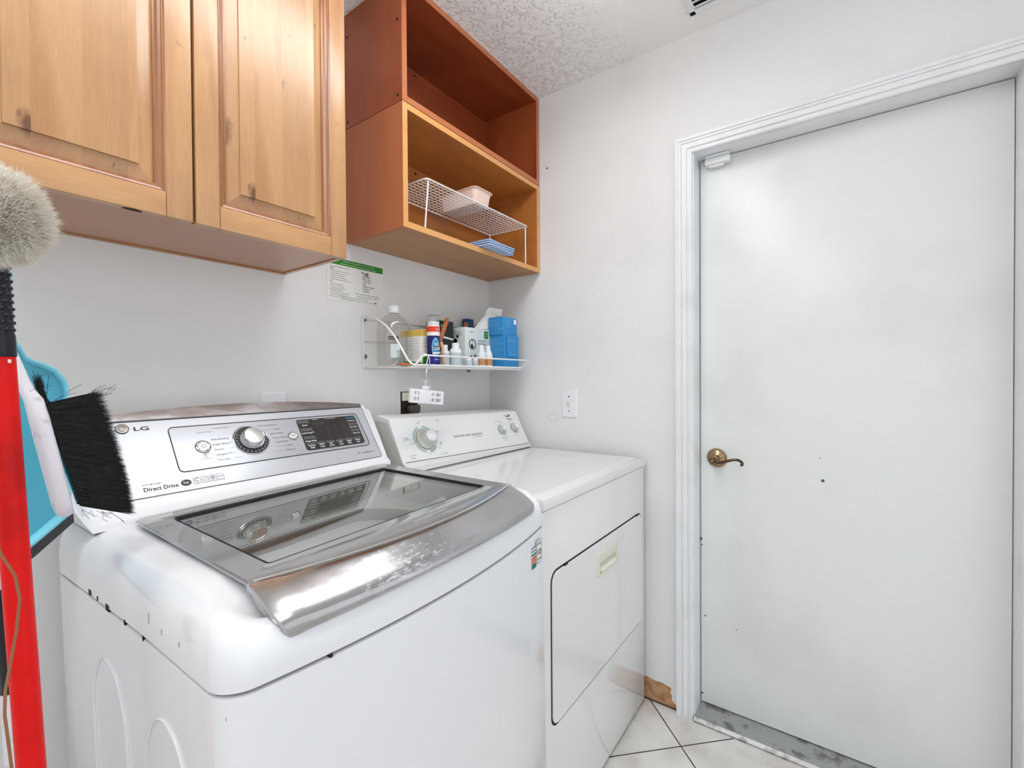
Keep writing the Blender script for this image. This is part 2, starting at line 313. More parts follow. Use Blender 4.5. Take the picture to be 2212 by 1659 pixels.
# ------------------------------------------------------------------ mesh helpers
def sharp(bm, ang=33):
    bmesh.ops.recalc_face_normals(bm, faces=bm.faces[:])
    for f in bm.faces: f.smooth = True
    a = math.radians(ang)
    for e in bm.edges:
        e.smooth = not (len(e.link_faces) != 2 or e.calc_face_angle(0) > a)
class MB:
    def __init__(self): self.bm = bmesh.new(); self.mi = 0
    def _faces(self, vs, fs):
        V = [self.bm.verts.new(v) for v in vs]
        for f in fs:
            try:
                F = self.bm.faces.new([V[i] for i in f]); F.material_index = self.mi
            except ValueError: pass
        return V
    def box(self, a, b, bev=0, T=None):
        x0, y0, z0 = [min(p, q) for p, q in zip(a, b)]; x1, y1, z1 = [max(p, q) for p, q in zip(a, b)]
        t = bmesh.new()
        v = [t.verts.new(p) for p in ((x0,y0,z0),(x1,y0,z0),(x1,y1,z0),(x0,y1,z0),(x0,y0,z1),(x1,y0,z1),(x1,y1,z1),(x0,y1,z1))]
        for f in ((0,3,2,1),(4,5,6,7),(0,1,5,4),(1,2,6,5),(2,3,7,6),(3,0,4,7)): t.faces.new([v[i] for i in f])
        if bev: bmesh.ops.bevel(t, geom=t.edges[:], offset=bev, segments=2, affect='EDGES', profile=.6)
        self.add(t, T); t.free(); return self
    def add(self, t, T=None):
        t.verts.index_update()
        V = [self.bm.verts.new((T @ v.co) if T else v.co) for v in t.verts]
        for f in t.faces:
            try:
                F = self.bm.faces.new([V[v.index] for v in f.verts]); F.material_index = self.mi
            except ValueError: pass
    def loft(self, rings, closed=True, cap0=False, cap1=False):
        V = [[self.bm.verts.new(p) for p in r] for r in rings]
        n = len(rings[0])
        for a, b in zip(V, V[1:]):
            for i in range(n if closed else n-1):
                j = (i+1) % n
                try:
                    F = self.bm.faces.new((a[i], a[j], b[j], b[i])); F.material_index = self.mi
                except ValueError: pass
        if cap0: F = self.bm.faces.new(V[0]); F.material_index = self.mi
        if cap1: F = self.bm.faces.new(V[-1]); F.material_index = self.mi
        return self
    def prism(self, poly, d, T=None):
        """poly: list of 3D points, d: extrusion vector"""
        d = Vector(d); P = [Vector(p) for p in poly]
        if T: P = [T @ p for p in P]; d = T.to_3x3() @ d
        return self.loft([P, [p+d for p in P]], True, True, True)
    def tube(self, pts, r, n=8, cyclic=False, taper=None):
        P = [Vector(p) for p in pts]; rings = []
        up0 = None
        for i, p in enumerate(P):
            if cyclic: t = (P[(i+1) % len(P)]-P[i-1])
            else: t = (P[min(i+1, len(P)-1)]-P[max(i-1, 0)])
            t.normalize()
            if up0 is None:
                up0 = t.orthogonal().normalized()
            up0 = (up0-t*up0.dot(t)).normalized()
            s = t.cross(up0)
            rr = r*(taper[i] if taper else 1)
            rings.append([p+(up0*math.cos(2*PI*k/n)+s*math.sin(2*PI*k/n))*rr for k in range(n)])
        if cyclic: rings.append(rings[0]); return self.loft(rings)
        return self.loft(rings, True, True, True)
    def lathe(self, prof, T=None, n=40, cap0=True, cap1=True):
        """prof: (r, z) pairs about local z"""
        T = T or Matrix()
        rings = [[T @ Vector((r*math.cos(2*PI*k/n), r*math.sin(2*PI*k/n), z)) for k in range(n)] for r, z in prof]
        return self.loft(rings, True, cap0, cap1)
    def build(self, name, mats, parent=None, ang=33, merge=True):
        if merge: bmesh.ops.remove_doubles(self.bm, verts=self.bm.verts[:], dist=1e-6)
        sharp(self.bm, ang)
        me = bpy.data.meshes.new(name); self.bm.to_mesh(me); self.bm.free()
        if not isinstance(mats, (list, tuple)): mats = [mats]
        for m in mats: me.materials.append(M[m] if isinstance(m, str) else m)
        o = bpy.data.objects.new(name, me); S.collection.objects.link(o)
        if parent: o.parent = parent
        return o
def tag(o, label, cat, group=None, kind=None):
    if label: o['label'] = label
    if cat: o['category'] = cat
    if group: o['group'] = group
    if kind: o['kind'] = kind
    return o
def struct(o, label=None):
    o['kind'] = 'structure'
    if label: o['label'] = label
    return o
def thing(name, label, cat, loc=(0,0,0), rot=(0,0,0), group=None):
    o = bpy.data.objects.new(name, None); S.collection.objects.link(o)
    o.empty_display_size = .05; o.location = loc; o.rotation_euler = rot
    return tag(o, label, cat, group)
def frame(O, ex, ey):
    ex = Vector(ex).normalized(); ey = Vector(ey); ey = (ey-ex*ey.dot(ex)).normalized(); n = ex.cross(ey)
    return Matrix(((ex.x, ey.x, n.x, O[0]), (ex.y, ey.y, n.y, O[1]), (ex.z, ey.z, n.z, O[2]), (0, 0, 0, 1)))
def axis_frame(O, n):
    n = Vector(n).normalized(); x = n.orthogonal().normalized(); return frame(O, x, n.cross(x))
def rr(w, h, r, cx=0, cy=0, n=6):
    pts = []
    for sx, sy, a0 in ((1, 1, 0), (-1, 1, PI/2), (-1, -1, PI), (1, -1, 1.5*PI)):
        for k in range(n+1):
            a = a0+PI/2*k/n
            pts.append((cx+sx*(w/2-r)+r*math.cos(a), cy+sy*(h/2-r)+r*math.sin(a)))
    return pts
def plate(mb, T, pts2, t0, t1, bev=0):
    """flat plate on frame T between heights t0 and t1, optional bevelled top"""
    if bev:
        cx = sum(p[0] for p in pts2)/len(pts2); cy = sum(p[1] for p in pts2)/len(pts2)
        w = max(p[0] for p in pts2)-min(p[0] for p in pts2); h = max(p[1] for p in pts2)-min(p[1] for p in pts2)
        top = [(cx+(x-cx)*(1-2*bev/w), cy+(y-cy)*(1-2*bev/h)) for x, y in pts2]
        rings = [[T @ Vector((x, y, t0)) for x, y in pts2], [T @ Vector((x, y, t1-bev)) for x, y in pts2], [T @ Vector((x, y, t1)) for x, y in top]]
        mb.loft(rings, True, True, True)
    else:
        mb.loft([[T @ Vector((x, y, t0)) for x, y in pts2], [T @ Vector((x, y, t1)) for x, y in pts2]], True, True, True)
    return mb
def outline(mb, T, pts2, wd, t0, t1):
    """thin raised line following a closed 2-D outline"""
    n = len(pts2); V = [Vector(p) for p in pts2]
    inn, out = [], []
    for i in range(n):
        a, b, c = V[i-1], V[i], V[(i+1) % n]
        t = (c-a).normalized(); nn = Vector((t.y, -t.x))
        inn.append(b-nn*wd/2); out.append(b+nn*wd/2)
    R = [[T @ Vector((p.x, p.y, t)) for p in q] for q, t in ((out, t0), (out, t1), (inn, t1), (inn, t0))]
    mb.loft(R); return mb
_tc = {}
def text_bm(body, bold=False):
    k = body
    if k in _tc: return _tc[k]
    cu = bpy.data.curves.new('t', 'FONT'); cu.body = body; cu.size = 1; cu.resolution_u = 2
    if bold: cu.offset = .02
    ob = bpy.data.objects.new('t', cu); S.collection.objects.link(ob)
    dg = bpy.context.evaluated_depsgraph_get(); dg.update()
    me = bpy.data.meshes.new_from_object(ob.evaluated_get(dg))
    bm = bmesh.new(); bm.from_mesh(me)
    bpy.data.objects.remove(ob); bpy.data.curves.remove(cu); bpy.data.meshes.remove(me)
    _tc[k] = bm; return bm
def text(mb, T, body, x, y, size, w=.0004, align='L', width=None, bold=False, slant=0):
    bm = text_bm(body, bold)
    if not bm.verts: return
    xs = [v.co.x for v in bm.verts]; W = max(xs)-min(xs)
    sx = size if width is None else width/W
    ox = {'L': 0, 'C': -W*sx/2, 'R': -W*sx}[align]
    TT = T @ Matrix(((sx, slant*size, 0, x+ox-min(xs)*sx), (0, size, 0, y), (0, 0, 1, w), (0, 0, 0, 1)))
    mb.add(bm, TT)
def disc(mb, T, x, y, r, w, t0=0, n=28): plate(mb, T, [(x+r*math.cos(2*PI*k/n), y+r*math.sin(2*PI*k/n)) for k in range(n)], t0, w)
def ringline(mb, T, x, y, r, wd, t0, t1, a0=0, a1=2*PI, n=40):
    full = abs(a1-a0-2*PI) < 1e-6
    ks = [a0+(a1-a0)*k/n for k in range(n if full else n+1)]
    def P(rad, t): return [T @ Vector((x+rad*math.cos(a), y+rad*math.sin(a), t)) for a in ks]
    R = [P(r+wd/2, t0), P(r+wd/2, t1), P(r-wd/2, t1), P(r-wd/2, t0)]
    if full: mb.loft(R)
    else: mb.loft(R, closed=False)
    return mb
def inst_box(name, a, b, m, parent=None, bev=0):
    return MB().box(a, b, bev).build(name, m, parent)

# ================================================================== ROOM
CZ = 2.426
XL, YF = -3.10, -2.60
inst = []
o = MB().box((XL-.1, -3.6, -.1), (1.0, .1, 0)).build('floor', 'floor'); struct(o, 'pale stone-look floor tiles laid diagonally')
o = MB().box((XL-.1, -2.62, CZ), (.1, .1, CZ+.1)).build('ceiling', 'ceil'); struct(o)
wb = MB().box((XL-.1, 0, 0), (.12, .1, CZ)).build('wall_back', 'wall'); struct(wb)
# right wall with the door opening y -1.727..-.923, z up to 2.02
DY0, DY1, DZ = -1.727, -.923, 2.018
m_ = MB()
m_.box((0, DY1, 0), (.12, 0, CZ)); m_.box((0, DY0, DZ), (.12, DY1, CZ)); m_.box((0, -2.62, 0), (.12, DY0, CZ))
wr = m_.build('wall_right', 'wallr'); struct(wr)
o = MB().box((XL-.1, -2.62, 0), (XL, 0, CZ)).build('wall_left', 'wall'); struct(o)
o = MB().box((XL, -2.62, 2.15), (0, -2.52, CZ)).build('wall_front', 'wall'); struct(o)
# bare patch low on the right wall where the baseboard is missing
pp = [(-.60, .004), (-.60, .086), (-.68, .083), (-.757, .084), (-.785, .080), (-.81, .082), (-.832, .078), (-.845, .073), (-.840, .058), (-.847, .047), (-.845, .034), (-.856, .022), (-.866, .014), (-.866, .002)]
m_ = MB().prism([(-.0012, y, z) for y, z in pp], (.0012, 0, 0)); pt = m_.build('bare_patch', 'patch', wr); pt['label'] = 'bare brown board patch at the wall foot'
m_ = MB()
m_.prism([(-.002, -.60, 0), (-.002, -.864, 0), (-.002, -.864, .005), (-.002, -.60, .007)], (.002, 0, 0)); m_.build('gap_line', 'grout', wr)
# small marks on the right wall
T_wr = frame((0, 0, 0), (0, -1, 0), (0, 0, 1))          # x runs to the door (-y), y up, n towards the room
m_ = MB()
loop = [(.326, 1.052), (.333, 1.062), (.345, 1.068), (.357, 1.063), (.367, 1.058), (.374, 1.048), (.368, 1.038), (.356, 1.035), (.346, 1.031), (.334, 1.036), (.328, 1.044)]
m_.tube([T_wr @ Vector((a, b, .0002)) for a, b in loop], .0006, 4, True)
m_.tube([T_wr @ Vector((a, b, .0002)) for a, b in ((.56, 1.10), (.565, 1.095), (.573, 1.097))], .0005, 4)
m_.build('pencil_mark', 'mark', wr)
m_ = MB(); disc(m_, T_wr, .325, 2.118, .0035, .0006, 0, 12); m_.build('nail_hole', 'dark', wr)
m_ = MB()
T_wb = frame((0, 0, 0), (1, 0, 0), (0, 0, 1))           # back wall: x, z, n = -y
for x, z in ((-.36, 1.433), (-.33, 1.432), (-.275, 1.13), (-.50, 1.02)): m_ = MB(); disc(m_, T_wb, x, z, .0025, .0006, 0, 8); m_.build('nail_hole', 'mark', wb)

# door casing: profiled trim swept around the opening
def casing():
    # profile (outward offset from the opening edge, projection from the wall)
    prof = [(0, 0), (0, .010), (.003, .013), (.009, .013), (.0105, .0085), (.0165, .0085), (.018, .014), (.032, .016), (.0335, .0115), (.0355, .0115), (.037, .015), (.044, .015), (.0455, .019), (.055, .019), (.057, .013), (.057, 0)]
    m = MB(); rings = []
    y1, y0, z1 = DY1+.0, DY0, DZ-.012
    for py, pz, dy, dz in ((y1, 0, 1, 0), (y1, z1, 1, 1), (y0, z1, -1, 1), (y0, 0, -1, 0)):
        rings.append([Vector((-p, py+dy*o_, pz+dz*o_)) for o_, p in prof])
    m.loft(rings, False, False, False)
    return m
o = casing().build('trim_1', 'trim', ang=18); struct(o, 'white fluted door casing')
# jamb + stop
m_ = MB()
m_.box((-.001, DY1-.004, 0), (.12, DY1+.012, DZ)); m_.box((-.001, DY0-.012, 0), (.12, DY0+.004, DZ)); m_.box((-.001, DY0, DZ-.012), (.12, DY1, DZ+.004))
o = m_.build('trim_2', 'trim'); struct(o, 'white door jamb')
# threshold
m_ = MB().prism([(-.022, DY0+.004, 0), (-.022, DY0+.004, .006), (-.012, DY0+.004, .014), (.05, DY0+.004, .016), (.12, DY0+.004, .018), (.12, DY0+.004, 0)], (0, DY1-DY0-.008, 0))
o = m_.build('trim_3', 'alu'); struct(o, 'worn metal door threshold')
# the door
DX = .078
dr = thing('door_1', None, None, (DX, DY0+.004, .02)); struct(dr, 'flat white door with brass lever')
DW, DH = DY1-DY0-.008-.004, DZ-.012-.02-.003
m_ = MB().box((0, .002, .0), (.036, DW, DH), .0015); m_.build('panel', 'door', dr)
TD = frame((0, 0, 0), (0, -1, 0), (0, 0, 1))
def dpt(yw, zw, xw=DX): return Vector((xw-DX, yw-(DY0+.004), zw-.02))
m_ = MB()
for y, z, r in ((-1.302, .882, .005), (-1.295, .955, .0018), (-.931, .622, .005), (-.934, .60, .0025), (-.945, .34, .003), (-1.05, .32, .002), (-.934, .05, .004)):
    TT = frame(dpt(y, z), (0, -1, 0), (0, 0, 1)); m_ = MB(); disc(m_, TT, 0, 0, r, .0006, 0, 10); m_.build('blemish', 'spot', dr)
# lever handle
hd = MB(); Th = frame(dpt(-.986, .926), (0, -1, 0), (0, 0, 1))
hd.lathe([(.001, 0), (.0335, 0), (.0345, .003), (.033, .006), (.029, .0065), (.027, .010), (.019, .014), (.014, .016), (.0125, .040), (.0125, .044), (.001, .045)], Th, 40)
hr = hd.build('handle_rose', 'brass', dr, ang=25)
m_ = MB()
pts = [(-.004, -.004, .044), (.006, -.005, .050), (.018, -.007, .054), (.035, -.003, .055), (.055, .004, .054), (.072, .007, .052), (.082, .004, .050), (.089, -.002, .049), (.0895, -.009, .049), (.084, -.0115, .049)]
sm_, tp_ = [], []
tap = [1.6, 1.5, 1.2, 1.0, .95, .9, .95, .95, .9, .6]
for i in range(len(pts)-1):
    P4 = [Vector(pts[min(max(i+d, 0), len(pts)-1)]) for d in (-1, 0, 1, 2)]
    for q in range(5):
        t = q/5
        sm_.append(.5*(2*P4[1]+(P4[2]-P4[0])*t+(2*P4[0]-5*P4[1]+4*P4[2]-P4[3])*t*t+(3*P4[1]-P4[0]-3*P4[2]+P4[3])*t**3)); tp_.append(tap[i]*(1-t)+tap[i+1]*t)
m_.tube([Th @ p for p in sm_]+[Th @ Vector(pts[-1])], .0052, 12, False, tp_+[.5])
m_.lathe([(.001, .038), (.010, .038), (.0105, .056), (.008, .059), (.001, .059)], Th @ Matrix.Translation((-.004, -.003, 0)), 20)
m_.build('handle_lever', 'brass_d', dr, ang=60)
m_ = MB(); m_.lathe([(.001, .059), (.005, .059), (.005, .0605), (.001, .0605)], Th @ Matrix.Translation((-.004, -.003, 0)), 16); m_.build('lock_button', 'brass', hr)
m_ = MB()
for ax, ay in ((.0, .020), (-.002, -.021)): m_.lathe([(.001, .009), (.0028, .009), (.0028, .0135), (.001, .0135)], Th @ Matrix.Translation((ax, ay, 0)), 12)
m_.build('screw', 'dark', hr)

# ceiling fixtures out of view: one over the machines, one added as fill
def ceiling_light(label, x, y):
    cl = thing('ceiling_light', label, 'ceiling light', (x, y, CZ))
    m_ = MB().box((-.62, -.14, -.028), (.62, .14, 0), .004); m_.build('housing', 'trim', cl)
    prof = [(-.125, -.028), (-.122, -.055), (-.10, -.078), (-.06, -.088), (0, -.092), (.06, -.088), (.10, -.078), (.122, -.055), (.125, -.028)]
    m_ = MB().loft([[Vector((-.60, y, z)) for y, z in prof], [Vector((.60, y, z)) for y, z in prof]], True, True, True); m_.build('diffuser', 'lens', cl)
ceiling_light('long wraparound fluorescent ceiling light over the laundry machines', -1.14, -.80)
ceiling_light('added unseen wraparound ceiling light left of the brooms, filling the washer side', -2.45, -1.10)  # added lamp, brightens the washer's left side and the back wall there
# ceiling vent
cv = thing('ceiling_vent', 'white louvered air vent set in the ceiling near the door wall', 'vent', (-.235, -1.13, CZ))
m_ = MB()
for a, b in (((-.145, -.19), (-.125, .19)), ((.125, -.19), (.145, .19)), ((-.145, .17), (.145, .19)), ((-.145, -.19), (.145, -.17))): m_.box((a[0], a[1], -.008), (b[0], b[1], 0), .002)
m_.build('vent_frame', 'plastic', cv)
for k in range(11):
    x = -.115+k*.023
    m_ = MB().prism([(x-.009, -.172, -.0085), (x+.007, -.172, -.0015), (x+.009, -.172, -.0015), (x-.007, -.172, -.0095)], (0, .344, 0)); m_.build('slat', 'plastic', cv)
m_ = MB().box((-.13, -.175, -.0008), (.13, .175, 0)); m_.build('backing', 'dark', cv)

# door contact sensor
ds = thing('door_sensor', 'small white door contact sensor at the top corner of the white door', 'sensor', (DX, -.994, 1.99))
m_ = MB().box((-.030, -.041, -.017), (-.0005, .041, .004), .003); m_.build('sensor_body', 'plastic', ds)
m_ = MB().box((-.034, -.039, .005), (-.0005, .039, .0145), .002); m_.build('magnet', 'plastic', ds)
m_ = MB().box((-.022, -.02, -.024), (-.0005, .03, -.0172), .001); m_.build('lower_clip', 'plastic', ds)

# light switch
ls = thing('light_switch', 'white toggle light switch plate on the wall between dryer and door', 'light switch', (0, -.4285, 1.110))
Ts = frame((0, 0, 0), (0, -1, 0), (0, 0, 1))
m_ = MB(); plate(m_, Ts, rr(.070, .114, .003), 0, .006, .003); m_.build('plate', 'plastic', ls)
m_ = MB(); m_.prism([Ts @ Vector(p) for p in ((-.005, -.012, .006), (-.005, .012, .006), (-.005, .010, .014), (-.005, .004, .019), (-.005, -.010, .008))], Ts.to_3x3() @ Vector((.010, 0, 0))); m_.build('toggle', 'cream', ls)
for y in (.030, -.030):
    m_ = MB(); disc(m_, Ts, 0, y, .003, .0068, .006, 12); m_.build('screw', 'grey' if y < 0 else 'dkgrey', ls)

# outlets on the back wall
wo = thing('wall_outlet', 'white outlet plate peeking over the top of the washer console', 'outlet', (-1.012, 0, 1.125))
m_ = MB(); plate(m_, T_wb, rr(.072, .114, .003), 0, .006, .003); m_.build('plate', 'plastic', wo)
for s in (-1, 1):
    m_ = MB(); plate(m_, T_wb, rr(.033, .028, .008, 0, s*.02), .006, .0075); m_.build('socket', 'plastic', wo)
dout = thing('dryer_outlet', 'open dark power outlet box in the wall above the dryer', 'outlet', (-.497, 0, 1.115))
m_ = MB(); outline(m_, T_wb, rr(.092, .116, .002), .006, 0, .003); m_.build('rim', 'plastic', dout)
m_ = MB(); plate(m_, T_wb, rr(.086, .110, .001), .0, .0015); m_.build('opening', 'rust', dout)
m_ = MB(); m_.box((-.036, -.006, .020), (.036, -.0015, .052), .001); m_.box((-.006, -.012, .022), (.028, -.006, .05), .002); m_.build('receptacle', 'cream', dout)
pl_ = thing('power_plug', 'dark grey dryer plug hanging in the open wall box', 'plug', (-.485, -.015, 1.105))
m_ = MB(); m_.loft([[Vector((x, y, z)) for x, y in rr(w, d, .006)] for w, d, z in ((.050, .024, .012), (.052, .026, .0), (.048, .026, -.014), (.030, .024, -.02), (.030, .024, -.05))], True, True, True)
m_.build('plug_body', mat('plug_grey', sr(84, 80, 74), .5), pl_, ang=50)
m_ = MB().tube([(0, 0, -.045), (0, -.0, -.09), (.002, .0, -.2), (.0, .0, -.5)], .011, 10); m_.build('power_cord', mat('cord_grey', sr(60, 57, 54), .5), pl_)

# ================================================================== WALL CABINET (alder, two doors)
wc = thing('wall_cabinet', 'light knotty alder wall cabinet with two raised panel doors above the washer', 'cabinet', (0, 0, 0))
X0, X1, ZB, ZT = -1.672, -.972, 1.534, 2.30
m_ = MB(); m_.box((X0, -.276, ZB+.012), (X0+.016, -.001, ZT)); m_.box((X1-.016, -.276, ZB+.001), (X1, -.001, ZT)); m_.box((X0+.016, -.012, ZB+.012), (X1-.016, -.001, ZT)); m_.box((X0+.016, -.276, ZT-.016), (X1-.016, -.012, ZT))
m_.build('carcass', 'cabV', wc)
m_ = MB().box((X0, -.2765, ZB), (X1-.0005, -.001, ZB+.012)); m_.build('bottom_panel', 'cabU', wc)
m_ = MB(); m_.box((X0, -.0085, ZB-.004), (X1-.0005, -.001, ZB-.0002)); m_.box((X1-.012, -.28, ZB-.003), (X1-.0005, -.009, ZB-.0002)); m_.build('bottom_lip', 'cabH', wc)
m_ = MB(); m_.box((X0, -.282, ZB-.001), (X1, -.2767, ZB+.05)); m_.box((X0, -.282, ZT-.05), (X1, -.2767, ZT)); m_.box((X0, -.282, ZB+.05), (X0+.04, -.2767, ZT-.05)); m_.box((X1-.035, -.282, ZB+.05), (X1, -.2767, ZT-.05)); m_.box((-1.335, -.282, ZB+.05), (-1.290, -.2767, ZT-.05))
m_.build('face_frame', 'cabH', wc)
def cab_door(x0, x1, z0, z1):
    w, h = x1-x0, z1-z0
    d = bpy.data.objects.new('door', None); S.collection.objects.link(d); d.parent = wc; d.location = (x0, -.2825, z0)
    T = frame((0, 0, 0), (1, 0, 0), (0, 0, 1))
    sw = .044
    for a in (0, w-sw):
        m = MB(); m.box((a, -.019, 0), (a+sw, -.0, h), .0022); m.build('stile', 'cabV', d)
    for a in (0, h-sw-.002):
        m = MB(); m.box((sw+.0004, -.0188, a), (w-sw-.0004, -.0, a+sw+.002), .0015); m.build('rail', 'cabH', d)
    def ringset(steps):
        return [[Vector((ins, -y, ins)), Vector((w-ins, -y, ins)), Vector((w-ins, -y, h-ins)), Vector((ins, -y, h-ins))] for ins, y in steps]
    m = MB(); m.loft(ringset([(.0435, .0188), (.046, .0165), (.0475, .0165), (.049, .0145), (.053, .013), (.057, .009), (.060, .0085), (.061, .005)])); m.build('moulding', 'cabM', d, ang=12)
    m = MB(); m.loft(ringset([(.058, .0045), (.062, .0045), (.0845, .0125), (.0853, .0165)])); R = ringset([(.0853, .0165)])[0]
    V = [m.bm.verts.new(p) for p in R]; m.bm.faces.new(V); m.build('raised_panel', 'cabP', d, ang=8)
    return d
d1 = cab_door(-1.655, -1.3165, ZB-.003, ZT-.02)
m_ = MB(); m_.loft([[Vector((.245+.014*math.cos(a)*(1+.2*math.sin(3*a)), -.009+.005*math.sin(a), z)) for a in [2*PI*k/14 for k in range(14)]] for z in (-.0012, .001)], True, True, True); m_.build('knot', 'rust', d1)
cab_door(-1.3115, -.969, ZB-.003, ZT-.02)

# ================================================================== STACKED OPEN BOX SHELVES
def open_box(name, label, z0, z1, ms):
    t = thing(name, label, 'shelf', (-.766, 0, z0), (0, 0, 0), 'stacked open wooden box shelves')
    W, D, H, th = .760, .287, z1-z0, .019
    side, top, bot, back, edge, right, inn = ms
    m = MB(); m.box((0, -D, .0), (th, -.002, H)); m.build('side_panel', side, t)
    m = MB(); m.box((W-th, -D, .0), (W, -.002, H)); m.build('side_panel', right, t)
    m = MB(); m.box((th, -D, H-th), (W-th, -.002, H-.0004)); m.build('top_panel', top, t)
    m = MB(); m.box((th, -D, .0003), (W-th, -.002, th)); m.build('bottom_panel', bot, t)
    m = MB(); m.box((th, -.010, th), (W-th, -.002, H-th)); m.build('back_panel', back, t)
    for a, b in (((0, 0), (th, H)), ((W-th, 0), (W, H)), ((th, 0), (W-th, th)), ((th, H-th), (W-th, H))):
        m = MB(); m.box((a[0]+.0002, -D-.0012, a[1]+.0002), (b[0]-.0002, -D-.0001, b[1]-.0002)); m.build('edge_band', edge, t)
    if name == 'open_box_shelf' and z0 > 2:
        Tl = frame((0, 0, 0), (0, -1, 0), (0, 0, 1)); m = MB()
        for y, z in ((.268, .02), (.268, .245), (.02, .02), (.02, .30)): m = MB(); disc(m, Tl, y, z, .0045, .0008, 0, 12); m.build('screw_hole', 'dark', t)
    m = MB(); disc(m, T_wb @ Matrix.Translation((0, 0, .010)), .305, H-.035, .005, .0008, 0, 12); m.build('screw_hole', 'dark', t)
    return t
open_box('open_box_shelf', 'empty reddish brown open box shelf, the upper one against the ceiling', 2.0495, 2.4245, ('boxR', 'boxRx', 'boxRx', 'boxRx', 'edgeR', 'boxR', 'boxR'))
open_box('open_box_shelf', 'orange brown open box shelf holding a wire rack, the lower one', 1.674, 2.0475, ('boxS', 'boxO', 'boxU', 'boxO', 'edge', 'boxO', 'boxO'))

# wire rack in the lower box
wrk = thing('wire_rack', 'white wire grid rack on legs inside the lower open box shelf', 'rack', (-.70, 0, 1.6935))
zr = .160
m_ = MB(); rx0, rx1, ry0, ry1 = .035, .612, -.282, -.085
m_.tube([(x, y, zr) for x, y in rr(rx1-rx0, ry1-ry0, .012, (rx0+rx1)/2, (ry0+ry1)/2, 4)], .0028, 8, True); m_.build('rim', 'wire', wrk)
m_ = MB()
k = 0
x = rx0+.018
while x < rx1-.006: m_.tube([(x, ry0, zr-.001), (x, ry1, zr-.001)], .0012, 5); x += .019
y = ry0+.016
while y < ry1-.006: m_.tube([(rx0, y, zr+.001), (rx1, y, zr+.001)], .0012, 5); y += .0175
m_.build('grid', 'wire', wrk)
for x, y in ((rx0+.012, ry0+.004), (rx1-.012, ry0+.004), (rx0+.012, ry1-.004), (rx1-.012, ry1-.004)):
    m_ = MB().tube([(x-.016 if x < .3 else x+.0, y, .0025), (x, y, zr)], .0026, 8); m_.build('leg', 'wire', wrk)
# tray on the rack
tr = thing('plastic_tray', 'small pale pink plastic tray lying on the wire rack', 'tray', (-.372, -.186, 1.8565))
R = [[Vector((x, y, z)) for x, y in rr(w, d, r_)] for w, d, z, r_ in ((.085, .165, .001, .014), (.100, .184, .052, .018), (.112, .196, .054, .02), (.112, .196, .056, .02), (.099, .183, .056, .018), (.083, .163, .003, .014))]
m_ = MB().loft(R, True, True, True); m_.build('tray_shell', 'pink', tr, ang=40)
for y in (-.05, 0, .05): MB().box((-.044, y-.002, .003), (.044, y+.002, .04)).build('divider', 'pink', tr)
# folded cloths overhanging the front edge
for k, lab in enumerate(('light blue folded cloth, lowest of the stack at the shelf front', 'light blue folded cloth in the middle of the stack at the shelf front', 'light blue folded cloth, top of the stack at the shelf front')):
    z = 1.6945+k*.0092
    m_ = MB(); n = 10; dx = k*.004
    def cz(u): return -.004*max(0, (u-.6)/.4)**2*4
    top, bot = [], []
    for i in range(n+1):
        row_t, row_b = [], []
        for j in range(n+1):
            u, v = i/n, j/n
            x = -.412+dx+.165*u; y = -.334+.002*k+.15*v
            # rounded right hand corner
            if u > .85: y = -.334+.15*v+ (.5-v)*2*.016*((u-.85)/.15)**2
            zz = z+.0008*math.sin(u*7+k)+(.0 if v > .33 else -.004*(1-v/.33)*(.3+u))
            e = min(u, 1-u, v, 1-v)/.12; th = .0082*(1 if e > 1 else (.55+.45*math.sqrt(max(0, 1-(1-e)**2))))
            row_t.append(Vector((x, y, zz+.0041+th/2))); row_b.append(Vector((x, y, zz+.0041-th/2)))
        top.append(row_t); bot.append(row_b)
    m_.loft(top, False); m_.loft(bot, False)
    bt = lambda G: [G[0][j] for j in range(n+1)]+[G[i][n] for i in range(1, n+1)]+[G[n][j] for j in range(n-1, -1, -1)]+[G[i][0] for i in range(n-1, 0, -1)]
    m_.loft([bt(top), bt(bot)])
    tag(m_.build('folded_cloth', 'cloth', ang=60), lab, 'cloth', 'folded cloths on the open shelf')

# ================================================================== WASHER
ws = thing('washing_machine', 'white top-load washer with glass lid, steel lid front and silver control console', 'washing machine', (-1.1172, -.0822, .0), (0, -.0233, .02))
NR = 13
def ring(hw, D, bow, r, z, yb=0.0, rb=None, nseg=NR, dzb=0):
    rb = r if rb is None else rb
    pts = []
    def arc(cx, cy, rad, a0, a1, n=8): return [(cx+rad*math.cos(a0+(a1-a0)*k/n), cy+rad*math.sin(a0+(a1-a0)*k/n)) for k in range(n+1)]
    pts += arc(hw-rb, yb-rb, rb, 0, PI/2)
    pts += arc(-hw+rb, yb-rb, rb, PI/2, PI)
    left = [( -hw, yb-rb-(D+yb-rb-r)*k/10) for k in range(1, 10)]
    pts += left
    pts += arc(-hw+r, -D+r, r, PI, 1.5*PI)
    pts += [(-hw+r+(2*hw-2*r)*k/16, -D) for k in range(1, 16)]
    pts += arc(hw-r, -D+r, r, 1.5*PI, 2*PI)
    pts += [(hw, -D+r+(D+yb-rb-r)*k/10) for k in range(1, 10)]
    out = []
    for x, y in pts:
        wgt = min(1, max(0, (-y-D*.72)/(D*.24))); wgt = wgt*wgt*(3-2*wgt)
        yy = y-bow*max(0, 1-(x/hw)**2)*wgt
        zz = z
        if dzb: zz = z+dzb*(1-min(1, -y/.45))      # seam dips a little at the back
        out.append(Vector((x, yy, zz)))
    return out
R = [ring(.340, .700, .035, .03, .012), ring(.350, .709, .040, .034, .03), ring(.350, .709, .040, .034, .8675, dzb=-.018), ring(.346, .705, .040, .032, .8700, dzb=-.018)]
